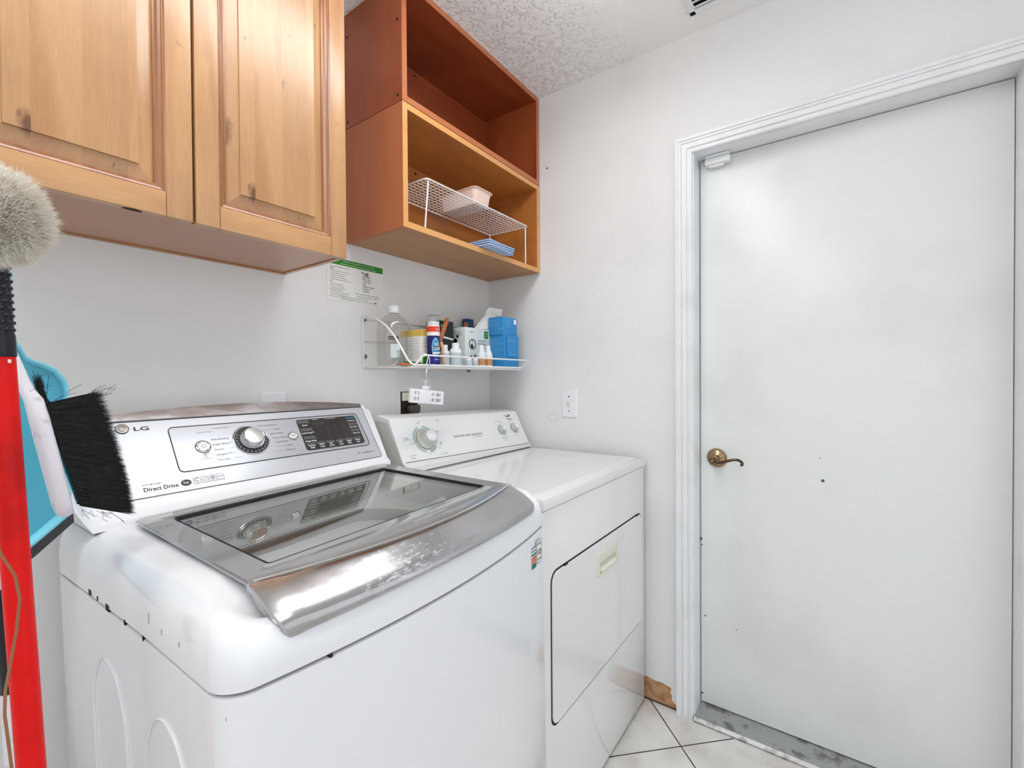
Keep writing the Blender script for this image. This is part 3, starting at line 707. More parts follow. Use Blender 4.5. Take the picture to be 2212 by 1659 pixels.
m_ = MB().loft(R, True, True, True); m_.build('cabinet_body', 'enamel', ws, ang=40)
m_ = MB().loft([ring(.3455, .7045, .040, .030, .864, dzb=-.018), ring(.3455, .7045, .040, .030, .876, dzb=-.018)]); m_.build('seam_strip', 'dark', ws)
for x, y in ((-.30, -.06), (.30, -.06), (-.30, -.64), (.30, -.64)):
    zlo = .0 - .0233*x
    m_ = MB(); m_.lathe([(.02, .0005-.0233*x), (.022, .008), (.02, .013)] if x < 0 else [(.02, .0005-.0233*x), (.022, .009), (.02, .013)], Matrix.Translation((x, y, 0)), 16); m_.build('foot', 'black', ws)
# top cover
cov = [ring(.350, .709, .040, .034, .8735, dzb=-.018), ring(.3502, .7095, .040, .034, .885, dzb=-.006), ring(.3495, .7085, .040, .035, .902), ring(.347, .705, .040, .036, .920), ring(.342, .699, .038, .038, .935), ring(.333, .691, .037, .040, .946),
       ring(.322, .683, .034, .040, .9525), ring(.306, .672, .030, .036, .9565), ring(.292, .662, .026, .030, .9570),
       ring(.262, .640, .02, .02, .9540, yb=-.215), ring(.2615, .639, .02, .02, .940, yb=-.2155)]
for r_, am in zip(cov[3:7], (.005, .011, .016, .018)):
    for p in r_:
        if p.y < -.59: w_ = min(1, max(0, (.338-abs(p.x))/.044))*min(1, (-.59-p.y)/.09); p.z -= am*w_*w_*(3-2*w_)
for r_ in cov[7:9]:
    for p in r_: p.z -= max(0, -p.y-.615)*.5
for p in cov[9]: p.z -= max(0, -p.y-.60)*.3
m_ = MB().loft(cov); m_.build('top_cover', 'enamel', ws, ang=50)
# cavity walls, tub ring and drum
cav = [ring(.2615, .639, .02, .02, .942, yb=-.2155), ring(.2575, .634, .015, .03, .915, yb=-.220), ring(.2530, .628, .01, .05, .892, yb=-.226)]
def circ(rad, z, ref):
    c = Vector((0, -.427, 0)); out = []
    for p in ref:
        d = (p-c); d.z = 0; d.normalize(); out.append(Vector((c.x+d.x*rad, c.y+d.y*rad, z)))
    return out
ref = cav[-1]
m_ = MB().loft(cav+[circ(.214, .880, ref)], True); m_.build('inlet_rim', 'tub', ws, ang=50)
m_ = MB().loft([circ(.215, .8805, ref), circ(.212, .886, ref), circ(.204, .888, ref), circ(.188, .884, ref), circ(.184, .868, ref), circ(.188, .85, ref)]); m_.build('tub_ring', 'tubring', ws, ang=50)
m_ = MB().loft([circ(.189, .855, ref), circ(.205, .83, ref), circ(.205, .45, ref), circ(.15, .43, ref), circ(.05, .46, ref), circ(.01, .50, ref)], True, False, True); m_.build('drum', 'drum', ws, ang=50)
m_ = MB()
plate(m_, frame((.10, -.2215, .915), (1, 0, 0), (0, -.1, 1)), rr(.06, .020, .005), 0, .004); m_.build('dispenser_tab', 'tub', ws)
m_ = MB(); text(m_, frame((.150, -.545, .8895), (.75, -.0, 0), (0, 1, 0)), 'TurboDrum', .0, .0, .012, .0, 'C', width=.065); m_.build('ring_lettering', 'white_print', ws)
# lid frame
LB, LZ = -.195, .9665
def lring(hw, yb, yf, bow, r, z): return ring(hw, yf, bow, r, z, yb=yb, rb=r)
m_ = MB().loft([lring(.286, -.199, .652, .047, .010, .9600), lring(.2895, LB, .655, .048, .012, .9615), lring(.2895, LB, .655, .048, .012, .9645), lring(.287, LB-.003, .652, .048, .012, LZ),
               lring(.2475, -.254, .612, .0, .006, LZ), lring(.2465, -.2555, .6105, .0, .006, LZ-.001), lring(.2465, -.2555, .6105, .0, .006, .9575), lring(.262, -.23, .63, .01, .006, .9575), lring(.286, -.199, .652, .047, .010, .9600)])
lid = m_.build('lid', 'frame', ws, ang=35)
m_ = MB().loft([lring(.2463, -.2557, .6103, 0, .006, LZ-.0010), lring(.2425, -.2600, .606, 0, .006, LZ-.0012), lring(.2425, -.2600, .606, 0, .006, .9600)]); m_.build('glass_gasket', 'dark', lid)
m_ = MB(); R_ = lring(.2424, -.2602, .6059, 0, .006, .9605); R2 = [p+Vector((0, 0, .003)) for p in R_]; m_.loft([R_, R2], True, True, True); m_.build('lid_glass', 'glass', lid)
m_ = MB(); m_.tube([(-.235, -.2185, .9668), (.0, -.2165, .9672), (.245, -.2185, .9668)], .0032, 8); m_.build('hinge_bar', 'chrome', lid)
MB().box((-.243, -.2560, LZ-.0004), (.2435, -.2455, LZ+.0004)).build('hinge_gap', 'dark', lid); MB().box((.2420, -.600, LZ-.0004), (.2470, -.2455, LZ+.0003)).build('side_gap', 'dark', lid)
# steel lid front
def hprof(q, inset=0):
    yT = -.650-.048*q+inset*.2
    P = [(yT, .9672), (yT-.010, .9665), (yT*.45+(-.727-.030*q)*.55+.004, .9560), (-.720-.030*q, .9400+.002*q), (-.7275-.030*q, .9280+.003*q), (-.7255-.028*q, .9180+.006*q), (-.7200-.027*q, .9120+.007*q), (-.712-.027*q, .9125+.007*q)]
    out = []
    n = len(P)
    for i in range(n-1):      # catmull-rom
        p0, p1, p2, p3 = P[max(i-1, 0)], P[i], P[i+1], P[min(i+2, n-1)]
        for s in range(4):
            t = s/4
            out.append(tuple(.5*((2*p1[a])+(-p0[a]+p2[a])*t+(2*p0[a]-5*p1[a]+4*p2[a]-p3[a])*t*t+(-p0[a]+3*p1[a]-3*p2[a]+p3[a])*t**3) for a in (0, 1)))
    out.append(P[-1])
    return out
xs = [-.2895, -.2885, -.272]+[-.27+.54*k/36 for k in range(1, 36)]+[.272, .2885, .2895]
rings = []
for x in xs:
    q = max(0, 1-(x/.2895)**2); e = abs(x)
    ins = .010 if e > .289 else (.006 if e > .288 else 0)
    P = hprof(q)
    if ins: P = [(y+ins*.8*min(1, i/6), z-ins*.75*(1 if 3 < i else i/4)) for i, (y, z) in enumerate(P)]
    inner = [(y+.006+.004*(1-abs(i/len(P)-.5)), z-.006) for i, (y, z) in enumerate(P)][::-1]
    nP = len(P); fx = [1-.085*max(0, (i/nP-.30)/.70) for i in range(nP)]; fx = fx+fx[::-1]
    rings.append([Vector((x*f_, y, z)) for (y, z), f_ in zip(P+inner, fx)])
m_ = MB().loft(rings, True, True, True); m_.build('lid_handle', 'steel_h', lid, ang=28)
m_ = MB()
for x in xs[1:-1]: pass
m_.tube([(x, -.6495-.048*max(0, 1-(x/.2895)**2), .9677) for x in [-.285+.57*k/30 for k in range(31)]], .0016, 6); m_.build('steel_trim_line', 'chrome', lid)

for o_ in [lid]+[c for c in S.objects if c.parent == lid]:
    for v in o_.data.vertices: v.co.x += .012*(v.co.y+.65)/.455
# console
CB = Vector((0, -.16, .985)); CT = Vector((0, -.04, 1.14)); ce = (CT-CB).normalized()
tl = math.atan(.028)
TC = frame(CB, Vector((1, 0, 0))-.028*ce, ce)
Pc = lambda x, t, w=0: TC @ Vector((x, t, w))
def con_profile(x):
    """from deck front up over the top to the back"""
    q = max(0, 1-(x/.345)**2); tt = .196+.025*q
    if abs(x) > .341: tt -= .004
    if abs(x) > .345: tt -= .006
    if abs(x) > .349: tt -= .006
    wq = -0.004 if abs(x) > .343 else 0
    top = Pc(x, tt, wq); f0 = Pc(x, 0.000, wq)
    P = [Vector((x, -.186, .9545)), Vector((x, -.183, .965)), Vector((x, -.170, .972)), f0, Pc(x, .09, wq), Pc(x, tt-.010, wq), Pc(x, tt, wq-.004)]
    P += [top+Vector((0, .030, -.004)), Vector((x, -.002, top.z-.012)), Vector((x, 0, top.z-.03)), Vector((x, 0, .9545))]
    for p in P:
        g = .935+.04*min(1, max(0, (p.z-.9545)/.03))+.047*min(1, max(0, (p.z-.985)/.13))
        p.x = x+(g-1)*x*min(1, abs(x)/.33)**6
    return P
xs = [-.3560, -.3545, -.350, -.3430, -.33]+[-.32+.64*k/24 for k in range(25)]+[.33, .3430, .350, .3545, .3560]
m_ = MB().loft([con_profile(x) for x in xs], False)
for sgn in (0, -1):
    V = [m_.bm.verts.new(p) for p in con_profile(xs[sgn])]; m_.bm.faces.new(V)
con = m_.build('control_console', 'plastic', ws, ang=30)
# silver fascia and steel strip
m_ = MB(); pts = [(x*(.972+.028*min(1, y/.15)), y) for x, y in rr(.662, .180, .008, 0, .093, 5)]; plate(m_, TC, pts, -.002, .0012); m_.build('fascia', 'silver', con)
m_ = MB()
top_ = [(-.332+.664*k/24) for k in range(25)]
poly = [(x, .1868) for x in top_]+[(x, .1935+.025*max(0, 1-(x/.345)**2)) for x in top_[::-1]]
lo = [(x, .1868) for x in top_]; hi = [(x, .1935+.025*max(0, 1-(x/.345)**2)) for x in top_]
m_.loft([[Pc(x, t, 0) for x, t in lo], [Pc(x, t, .0016) for x, t in lo], [Pc(x, t, .0016) for x, t in hi], [Pc(x, t+.001, 0) for x, t in hi]], False); m_.build('steel_strip', 'steel', con)
pts = [(x*(.972+.028*min(1, y/.15)), y) for x, y in rr(.662, .180, .008, 0, .093, 5)]; m_ = MB(); plate(m_, TC, [(-.331, .1835), (.331, .1835), (.331, .1858), (-.331, .1858)], 0, .0014); outline(m_, TC, pts, .0012, .0011, .0016); m_.build('fascia_outline', 'dkgrey', con)
m_ = MB(); plate(m_, TC, rr(.480, .114, .010, .060, .104, 6), .0012, .0016); m_.build('control_panel', 'silver2', con)
m_ = MB(); outline(m_, TC, rr(.480, .114, .010, .060, .104, 6), .0018, .0012, .0024); m_.build('panel_outline', 'dkgrey', con)
w0 = .0018
dk, gr, wh = MB(), MB(), MB()
text(dk, TC, 'LG', -.238, .160, .0135, .0016, bold=True, width=.026)
m_ = MB(); disc(m_, TC, -.257, .1665, .0105, .003, .0012, 32); bd = m_.build('brand_badge', 'chrome', con)
ringline(dk, TC, -.257, .1665, .0108, .0012, .0012, .0032)
ringline(dk, TC, -.257, .1665, .0062, .0009, .003, .0034, .3, 1.65*PI)
text(dk, TC, 'Inverter', -.247, .0290, .0055, .0016, width=.033)
text(dk, TC, 'Direct Drive', -.247, .0155, .0125, .0016, bold=True, width=.058)
plate(dk, TC, [(-.1745+.0095*math.cos(a), .0215+.0075*math.sin(a)) for a in [2*PI*k/24 for k in range(24)]], .0012, .0016)
text(wh, TC, 'he', -.1745, .0185, .0105, .0019, 'C')
for k in range(4):
    cx = -.1545+k*.0152
    outline(gr, TC, rr(.0130, .0150, .0012, cx, .0225, 2), .0007, .0012, .0016)
    if k == 0: dk.tube([Pc(cx+.004*math.cos(a), .024+.0045*math.sin(a), .0016) for a in (0.6, 1.5, 2.6, 3.6)], .0006, 4); dk.tube([Pc(cx-.004*math.cos(a), .024-.0035*math.sin(a), .0016) for a in (0.4, 1.5, 2.6)], .0006, 4)
    if k == 1: outline(dk, TC, [(cx+.0042*math.cos(a*PI/3), .0238+.0042*math.sin(a*PI/3)) for a in range(6)], .0008, .0012, .0016)
    if k == 2: ringline(dk, TC, cx, .024, .0040, .0009, .0012, .0016); disc(dk, TC, cx, .024, .0018, .0016, .0012, 12)
    if k == 3: dk.tube([Pc(cx-.0045, .0235, .0016), Pc(cx, .0250, .0016), Pc(cx+.0045, .0238, .0016)], .0005, 4)
    gr.tube([Pc(cx-.0045, .0172, .0015), Pc(cx+.0045, .0172, .0015)], .0004, 4)
# cycle names
left = ['Bulky/Bedding', 'Bright Whites\u2122', 'Sanitary', 'Allergiene\u2122', 'Tub Clean']
for k, t_ in enumerate(left):
    y = .1195-.0138*k
    x = -.1035
    text(dk, TC, t_, x, y-.002, .0064, w0)
    if k > 1: gr.tube([Pc(-.072 if k < 4 else -.070, y, w0), Pc(-.060+.004*max(0, k-2), y+.001, w0)], .00025, 3)
text(gr, TC, 'Cotton/Normal', -.095, .1480, .0056, w0); text(gr, TC, 'Jumbo Wash', -.128, .1400, .0056, w0)
right = [('Perm.Press/Casual', .008, .1455), ('Towels', .040, .1320), ('Sports Wear', .030, .1190), ('Power Cleanse', .033, .1060), ('Speed Wash', .036, .0930), ('Wool', .060, .0800), ('Delicates', .054, .0670)]
for t_, x, y in right:
    text(dk, TC, t_, x, y-.002, .0064, w0)
for x0, x1, y in ((.020, .038, .132), (.036, .058, .080), (.026, .052, .067)): gr.tube([Pc(x0, y, w0), Pc(x1, y, w0)], .00025, 3)
text(gr, TC, 'Smart', -.124, .0765, .0042, w0, 'C'); text(gr, TC, 'Diagnosis\u2122', -.122, .0715, .0042, w0, 'C')
ringline(gr, TC, -.124, .0850, .0038, .0008, w0, w0+.0004); disc(gr, TC, -.124, .0850, .0014, w0+.0004, w0, 10); ringline(gr, TC, -.119, .0865, .0034, .0007, w0, w0+.0004, -1.2, .9)
text(dk, TC, 'TrueBalance', .258, .0235, .0064, w0, width=.042); outline(dk, TC, [(.250+.003*math.cos(a), .0258+.003*math.sin(a)) for a in (PI/2, PI/2+2*PI/3, PI/2+4*PI/3)], .001, w0-.0004, w0+.0003)
text(gr, TC, 'Touch panel', .235, .1570, .0030, w0); text(gr, TC, 'Child lock', .175, .0500, .0030, w0)
# power and play buttons
for nm, x, y, r in (('power_button', -.124, .1035, .0150), ('start_button', .085, .1055, .0115)):
    m_ = MB(); T_ = TC @ Matrix.Translation((x, y, .0014))
    m_.lathe([(r, 0), (r, .0015), (r*.93, .0022), (r*.86, .0012), (r*.82, .0010), (r*.74, .0022), (r*.66, .0030), (.0005, .0034)], T_, 32); b_ = m_.build(nm, 'chrome', con, ang=20)
    m_ = MB(); m_.lathe([(r*.66, .0029), (r*.6, .0036), (.0005, .0038)], T_, 32); m_.build('button_cap', 'plastic', b_)
    ringline(dk, TC, x, y, r*1.02, .0009, .0014, .0030); 
    if nm == 'power_button':
        ringline(gr, T_, 0, 0, r*.30, .0009, .0036, .0041, 2.1, 7.3); plate(gr, T_, [(-.0004, 0), (.0004, 0), (.0004, .0055), (-.0004, .0055)], .0036, .0041)
    else:
        plate(dk, T_, [(-.0038, -.0030), (0, 0), (-.0038, .0030)], .0036, .0041)
        for a in (.0010, .0032): plate(gr, T_, [(a, -.0028), (a+.0009, -.0028), (a+.0009, .0028), (a, .0028)], .0036, .0041)
# dial
T_ = TC @ Matrix.Translation((-.019, .1075, .0014))
m_ = MB(); m_.lathe([(.0415, 0), (.0415, .0018), (.0400, .0024), (.0388, .0016), (.001, .0016)], T_, 56); db = m_.build('dial_bezel', 'chrome', con, ang=20)
m_ = MB(); m_.lathe([(.0385, .0016), (.0385, .0022), (.001, .0022)], T_, 56); m_.build('dial_face', 'dkgrey', db)
for k in range(24):
    a = PI*.5+2*PI*k/24
    if math.sin(a) > .55: continue
    p0, p1 = T_ @ Vector((.0315*math.cos(a), .0315*math.sin(a), .0024)), T_ @ Vector((.0360*math.cos(a), .0360*math.sin(a), .0024))
    wh.tube([p0, p1], .0005, 4)
m_ = MB(); m_.lathe([(.0275, .0020), (.0285, .006), (.0270, .012), (.0240, .019), (.0232, .0215), (.0222, .0225)], T_, 56, False, False); m_.lathe([(.0222, .0225), (.0212, .0222), (.001, .0232)], T_, 56, False, True); m_.build('dial_knob', 'chrome', con, ang=18)
# display
m_ = MB(); plate(m_, TC, [(.1065, .060), (.113, .056), (.281, .056), (.287, .060), (.291, .148), (.288, .1535), (.112, .1535), (.1085, .150)], .0016, .0026); scn = m_.build('display', 'screen', con)
keys = MB(); kb = MB()
for k, s_ in enumerate(('Steam', 'Cold Wash\u2122', 'Delay Wash')):
    y = .1450-.0255*k; plate(keys, TC, [(.1105, y-.0045), (.143+.002*k, y-.0045), (.1415, y+.0055), (.1105, y+.0055)], .0026, .0030)
    text(wh, TC, s_, .127, y-.0125, .0064, .0030, 'C', bold=True)
for k, s_ in enumerate(('TurboWash', 'Extra Rinse', 'Water Plus')):
    y = .1450-.0215*k
    plate(kb if k == 0 else keys, TC, [(.2580, y-.0035), (.2880-.001*k, y-.0035), (.2885-.001*k, y+.0050), (.2590, y+.0050)], .0026, .0030)
    text(wh, TC, s_, .272, y-.0110, .0052, .0030, 'C', bold=True)
for k, s_ in enumerate((('Custom', 'PGM'), ('Wash', 'Temp'), ('Spin', 'Speed'), ('Soil', 'Level'), ('Signal', 'Buzz'), ('Drain', 'Plus'))):
    x = .124+.0285*k
    plate(keys, TC, [(x-.0125, .0705), (x+.0125, .0705), (x+.0125, .0785), (x-.0125, .0785)], .0026, .0029)
    text(wh, TC, s_[0], x, .0675, .0062, .0030, 'C', bold=True); text(wh, TC, s_[1], x, .0605, .0062, .0030, 'C', bold=True)
text(wh, TC, 'Remaining', .162, .1490, .0040, .0030, 'C'); text(wh, TC, 'Est. Time Remaining', .208, .1490, .0040, .0030, 'C')
for k in range(4): outline(keys, TC, rr(.0062, .0095, .001, .156+.0085*k, .1385, 1), .0008, .0026, .0029)
for i in range(4):
    for j in range(6):
        if (i+j*3) % 7 == 5: continue
        text(keys, TC, ('Normal', 'Hot', 'Warm', 'Cold', 'High', 'Low')[(i+j) % 6], .163+.025*i, .126-.0085*j, .0048, .0028, 'C')
keys.build('display_key', 'key', scn); kb.build('steam_key', mat('teal_key', sr(52, 92, 108), .3), scn)
dk.build('dark_lettering', 'dkgrey', con, merge=False); gr.build('grey_lettering', 'grey', con, merge=False); wh.build('white_lettering', 'white_print', con, merge=False)
# energy labels on the front, right top
TS = frame((.276, -.7265, .820), (1, .10, 0), (0, 0, 1))
st = MB(); plate(st, TS, rr(.021, .046, .001, -.0135, .0), 0, .0006); plate(st, TS, rr(.026, .052, .001, .0125, .006), 0, .0006); sob = st.build('energy_label', 'paper', ws)
s1, s2, s3 = MB(), MB(), MB()
for y0, y1 in ((-.023, -.012), (.006, .010), (.014, .0165), (.021, .023)): plate(s1, TS, [(-.024, y0), (-.003, y0), (-.003, y1), (-.024, y1)], .0006, .0009)
plate(s2, TS, [(-.024, -.012), (-.003, -.010), (-.003, .002), (-.012, .006), (-.024, .002)], .0006, .0009)
outline(s3, TS, rr(.0235, .0495, .001, .0125, .006), .0010, .0006, .0009)
text(s3, TS, '10', .0125, -.002, .019, .0008, 'C', width=.017); ringline(s3, TS, .0160, .0045, .0062, .0010, .0006, .0009)
for y in (.024, .021, -.010, -.013): plate(s3, TS, [(.003, y), (.022, y), (.022, y+.0012), (.003, y+.0012)], .0006, .0009)
s1.build('teal_print', mat('teal_block', sr(20, 104, 110), .5), sob); s2.build('orange_print', 'orange', sob); s3.build('black_print', 'dkgrey', sob)
# embossed arches on the left side and rust spots along the seam
def arch(ya, yb, zt, n=18):
    w = abs(yb-ya)/2; c = (ya+yb)/2; pts = [(-.3503, ya, .10)]
    pts += [(-.3503, c+(ya-c)*math.cos(PI*k/n), zt-.12+.12*math.sin(PI*k/n)) for k in range(n+1)]
    return pts+[(-.3503, yb, .10)]
for q_ in (arch(-.228, -.392, .782), arch(-.468, -.620, .782)): MB().tube(q_, .0024, 8).build('embossed_arch', 'enamel', ws, ang=60)
m_ = MB()
for y, l, h in ((-.225, .013, .002), (-.315, .015, .0028), (-.270, .005, .0005), (-.400, .005, .001), (-.475, .003, .0005)): m_ = MB(); m_.box((-.3508, y-l, .867-h), (-.347, y, .8735+h*.2), .0003); m_.build('rust_spot', 'rust', ws)
MB().box((-.234, -.7342, .869), (-.230, -.725, .8735), .0004).build('rust_spot', 'rust', ws)
m_ = MB()
for y, z, l in ((-.50, .905, .014), (-.545, .900, .008), (-.60, .902, .006), (-.72, .86, .004)): MB().box((-.3504, y-.0004, z-l/2), (-.3495, y+.0004, z+l/2)).build('scuff_mark', 'mark', ws)

# ================================================================== DRYER
dy = thing('tumble_dryer', 'white front-load dryer with tilt-down door and beige control knobs', 'dryer', (0, 0, 0))
dx0, dx1 = -.746, -.022
m_ = MB(); m_.box((dx0, -.752, .012), (dx1, -.085, .886), .004); m_.build('cabinet_body', 'enamel2', dy)
m_ = MB(); m_.box((dx0+.004, -.748, .884), (dx1-.004, -.09, .890)); m_.build('seam_strip', 'dark', dy)
m_ = MB(); m_.box((dx0, -.760, .890), (dx1, -.085, .920), .0045); m_.build('top_panel', 'enamel2', dy)
m_ = MB(); m_.loft([[Vector((x, y, z)) for x, y in rr(w, d, .02, (dx0+dx1)/2, -.50)] for w, d, z in ((.690, .46, .9200), (.686, .456, .9212), (.660, .43, .9206))], True, False, True); m_.build('top_emboss', 'enamel2', dy, ang=50)
for x in (dx0+.05, dx1-.05):
    for y in (-.70, -.14):
        m_ = MB(); m_.lathe([(.018, 0), (.02, .008), (.018, .013)], Matrix.Translation((x, y, 0)), 14); m_.build('foot', 'black', dy)
TF = frame((0, -.752, 0), (1, 0, 0), (0, 0, 1))
cx, cz_ = (-.699-.058)/2, (.722+.326)/2
m_ = MB(); plate(m_, TF, rr(.646, .404, .031, cx, cz_-.0005, 8), 0, .0006); m_.build('door_gap', 'dark', dy)
m_ = MB(); plate(m_, TF, rr(.6365, .3935, .028, cx, cz_, 8), .0007, .0042, .0016); ddr = m_.build('door', 'enamel2', dy, ang=30)
hx, hz = -.361, .650
m_ = MB(); outline(m_, TF, rr(.138, .060, .004, hx, hz, 3), .010, .0040, .0082); m_.box((hx-.066, -.7570, hz+.006), (hx+.066, -.7557, hz+.026)); hdl = m_.build('handle', 'cream', ddr)
m_ = MB(); plate(m_, TF, rr(.128, .050, .002, hx, hz, 2), .0041, .0045); m_.build('handle_recess', 'cream_in', hdl)
m_ = MB(); m_.prism([(hx-.056, -.7565, hz-.020), (hx-.056, -.7625, hz-.022), (hx-.056, -.7625, hz-.018), (hx-.056, -.7565, hz-.010)], (.112, 0, 0)); m_.build('grip_lip', 'cream', hdl)
MB().box((-.635, -.7570, .7205), (-.617, -.752, .7235)).build('hinge', 'black', dy); MB().box((-.11, -.7570, .7205), (-.095, -.752, .7235)).build('hinge', 'black', dy)
# console
KB = Vector((-.388, -.250, .935)); KT = Vector((-.388, -.170, 1.080)); ke = (KT-KB).normalized()
TK = frame(KB, Vector((1, 0, 0))-.030*ke, ke)
def kprof(x, ins=0):
    a = TK @ Vector((x+.388, .009, 0)); b = TK @ Vector((x+.388, .166-ins, 0)); dzx = -.030*(x+.388)
    return [Vector((x, -.258, .9202)), Vector((x, -.258, .936+dzx*.5)), a, b, Vector((x, b.y+.010, b.z+.005)), Vector((x, -.115, b.z+.010)), Vector((x, -.088, b.z-.01)), Vector((x, -.088, .9202))]
xs = [-.735, -.732, -.725]+[-.70+.64*k/8 for k in range(9)]+[-.048, -.041, -.038]
m_ = MB().loft([kprof(x, .003 if x in (-.735, -.038) else 0) for x in xs], False)
for i in (0, -1):
    V = [m_.bm.verts.new(p) for p in kprof(xs[i], .003)]; m_.bm.faces.new(V)
kc = m_.build('control_console', 'enamel2', dy, ang=25)
m_ = MB(); pr = kprof(-.7362, .012); c_ = sum(pr, Vector())/len(pr); m_.prism([c_+(p-c_)*.93 for p in pr], (.0014, 0, 0)); m_.build('end_cap', mat('end_cap_grey', sr(206, 204, 198), .4), kc)
m_ = MB(); m_.tube([TK @ Vector((x, .0115, .0004)) for x in (-.335, .345)], .0012, 6); m_.build('base_groove', 'grey', kc)
m_ = MB(); m_.tube([(-.72, -.2585, .9215), (-.045, -.2585, .9215)], .0012, 6); m_.build('base_gap', 'dark', kc)
def KX(xw): return xw+.388
kg, kd, kt = MB(), MB(), MB()
text(kd, TK, 'heavy duty super capacity plus', KX(-.474), .077, .0150, .0004, width=.158, slant=.05)
text(kg, TK, 'commercial quality', KX(-.372), .0685, .0055, .0004, width=.05)
text(kd, TK, 'ESTATE', KX(-.126), .1300, .0085, .0004, width=.036)
kd.tube([TK @ Vector((KX(a), b, .0006)) for a, b in ((-.127, .148), (-.118, .1435), (-.108, .143), (-.098, .1465), (-.094, .151), (-.104, .149), (-.112, .1515))], .0016, 5)
disc(kd, TK, KX(-.131), .153, .002, .0006, 0, 8)
# knobs
def knob(nm, xw, t, r_ring, r_base, r_cap, h, arcs, parent=kc):
    T = TK @ Matrix.Translation((KX(xw), t, 0))
    for a0, a1 in arcs: ringline(kt, T, 0, 0, r_ring, (r_ring-r_base)*1.1, 0, .0005, a0, a1, 24)
    m = MB(); m.lathe([(r_base*1.03, 0), (r_base*1.03, .0009), (.001, .0009)], T, 40); k0 = m.build('dial_skirt_line', 'dark', parent)
    m = MB(); m.lathe([(r_base, .001), (r_base*.98, .0035), (r_base*.70, .006), (r_cap, .008), (r_cap*.95, h-.002), (r_cap*.86, h), (.001, h-.0004)], T, 44); k1 = m.build(nm, 'knob_beige', parent, ang=35)
    m = MB(); m.lathe([(r_cap*.82, h-.0001), (r_cap*.78, h+.0004), (.001, h+.0003)], T, 36); m.build('knob_cap', 'plastic', k1)
    disc(kd, T, -r_cap*.2, -r_cap*.5, .0012, h+.0010, h, 8)
knob('timer_knob', -.612, .083, .0455, .0365, .0235, .036, ((1.9, 3.45), (3.5, 4.45), (-1.45, -.62), (.75, 1.5), (-.45, -.2)))
knob('temperature_knob', -.189, .086, .0210, .0165, .0125, .021, ((.9, 6.0),))
knob('signal_knob', -.101, .089, .0210, .0165, .0125, .021, ((.9, 6.0),))
for s_, x, t in (('damp', -.628, .141), ('dry', -.616, .146), ('timed', -.534, .148), ('dry', -.528, .139), ('auto moist', -.700, .030), ('drying', -.695, .0215), ('* energy', -.705, .092), ('preferred', -.702, .086), ('more', -.553, .106), ('dry', -.552, .099), ('60', -.550, .062), ('50', -.553, .056), ('40', -.563, .043), ('no heat fluff', -.565, .021), ('off', -.618, .026), ('less', -.678, .069), ('low', -.223, .116), ('medium', -.205, .124), ('high', -.178, .118), ('temperature', -.206, .051), ('more', -.192, .043), ('dry', -.191, .0355), ('end of cycle', -.122, .126), ('off', -.123, .116), ('on', -.092, .117), ('signal', -.112, .056)):
    text(kg, TK, s_, KX(x), t, .0066, .0004)
kg.build('grey_lettering', 'grey', kc, merge=False); kd.build('dark_lettering', 'dkgrey', kc, merge=False); kt.build('dial_print', 'teal', kc)

# ================================================================== WALL SHEET
sh = thing('instruction_sheet', 'white instruction sheet with green header taped to the wall under the cabinet', 'paper sheet', (-.727, 0, 1.548))
m_ = MB(); plate(m_, T_wb, rr(.222, .139, .001), .0005, .0013); m_.build('sheet', 'paper', sh)
m_ = MB(); plate(m_, T_wb, [(-.111, .0485), (.111, .0485), (.111, .0695), (-.111, .0695)], .0013, .0016); m_.build('header_band', 'green', sh)
hw_, bk_ = MB(), MB()
text(hw_, T_wb, 'Thank you for your purchase! To care for your new pillow,', -.05, .0610, .0062, .0018, width=.125); text(hw_, T_wb, 'follow these easy washing and drying directions at home', -.06, .0520, .0062, .0018, width=.140)
L_ = ['Washing & Drying Instructions', 'Wash', '* Use mild detergent, warm water cycle', '* Select the delicate or normal', '* Large washer works best', '* Rinse twice, no fabric softener', '* Machine wash pillow and pillow cases', 'Dry', '* Tumble dry at high heat', '* Dry for 60 to 90 minutes', '* Do not over dry the pillows', 'Washing Frequency', 'Wash your pillow every six months', 'or as often as needed. Do not iron,', 'bleach or dry clean.']
for k, t_ in enumerate(L_):
    hd_ = k in (0, 1, 7, 11)
    text(bk_, T_wb, t_, -.100, .039-.0070*k, .0060 if hd_ else .0048, .0016)
for k, t_ in enumerate(('* Bed Pillows', '* Pillow Cases', '* Couch Beds', '* Beds', '* Mattress Toppers', '* Dog Beds', '* Cushions')): text(bk_, T_wb, t_, .022, .0225-.0082*k, .0066, .0016, bold=True)
text(bk_, T_wb, 'Go to our web site today', -.002, -.0395, .0072, .0016, width=.095); text(bk_, T_wb, 'use promo code: relax10', .003, -.0480, .0072, .0016, width=.090)
text(bk_, T_wb, 'Register now for your 10-year Warranty', -.060, -.0565, .0062, .0016, width=.106); text(bk_, T_wb, 'Call 800-555-0119 or go to our site page', -.060, -.0640, .0062, .0016, width=.125)
for pts in (((.022, .036), (.026, .040), (.031, .035), (.036, .030), (.042, .031), (.046, .036), (.050, .037)), ((.036, .034), (.041, .038), (.048, .040), (.044, .034), (.040, .031), (.052, .0285))):
    bk_.tube([T_wb @ Vector((x, z, .0018)) for x, z in pts], .0014, 5)
hw_.build('header_lettering', 'white_print', sh, merge=False); bk_.build('lettering', 'dkgrey', sh, merge=False)
m_ = MB(); plate(m_, T_wb, [(.073, -.064), (.0765, -.064), (.0765, -.058), (.073, -.058)], .0013, .0018); m_.build('flag_canton', 'navy', sh)
m_ = MB()
for z in (-.064, -.0615, -.059): plate(m_, T_wb, [(.0768, z), (.084, z), (.084, z+.0013), (.0768, z+.0013)], .0013, .0018)
m_.build('flag_stripes', 'redp', sh)

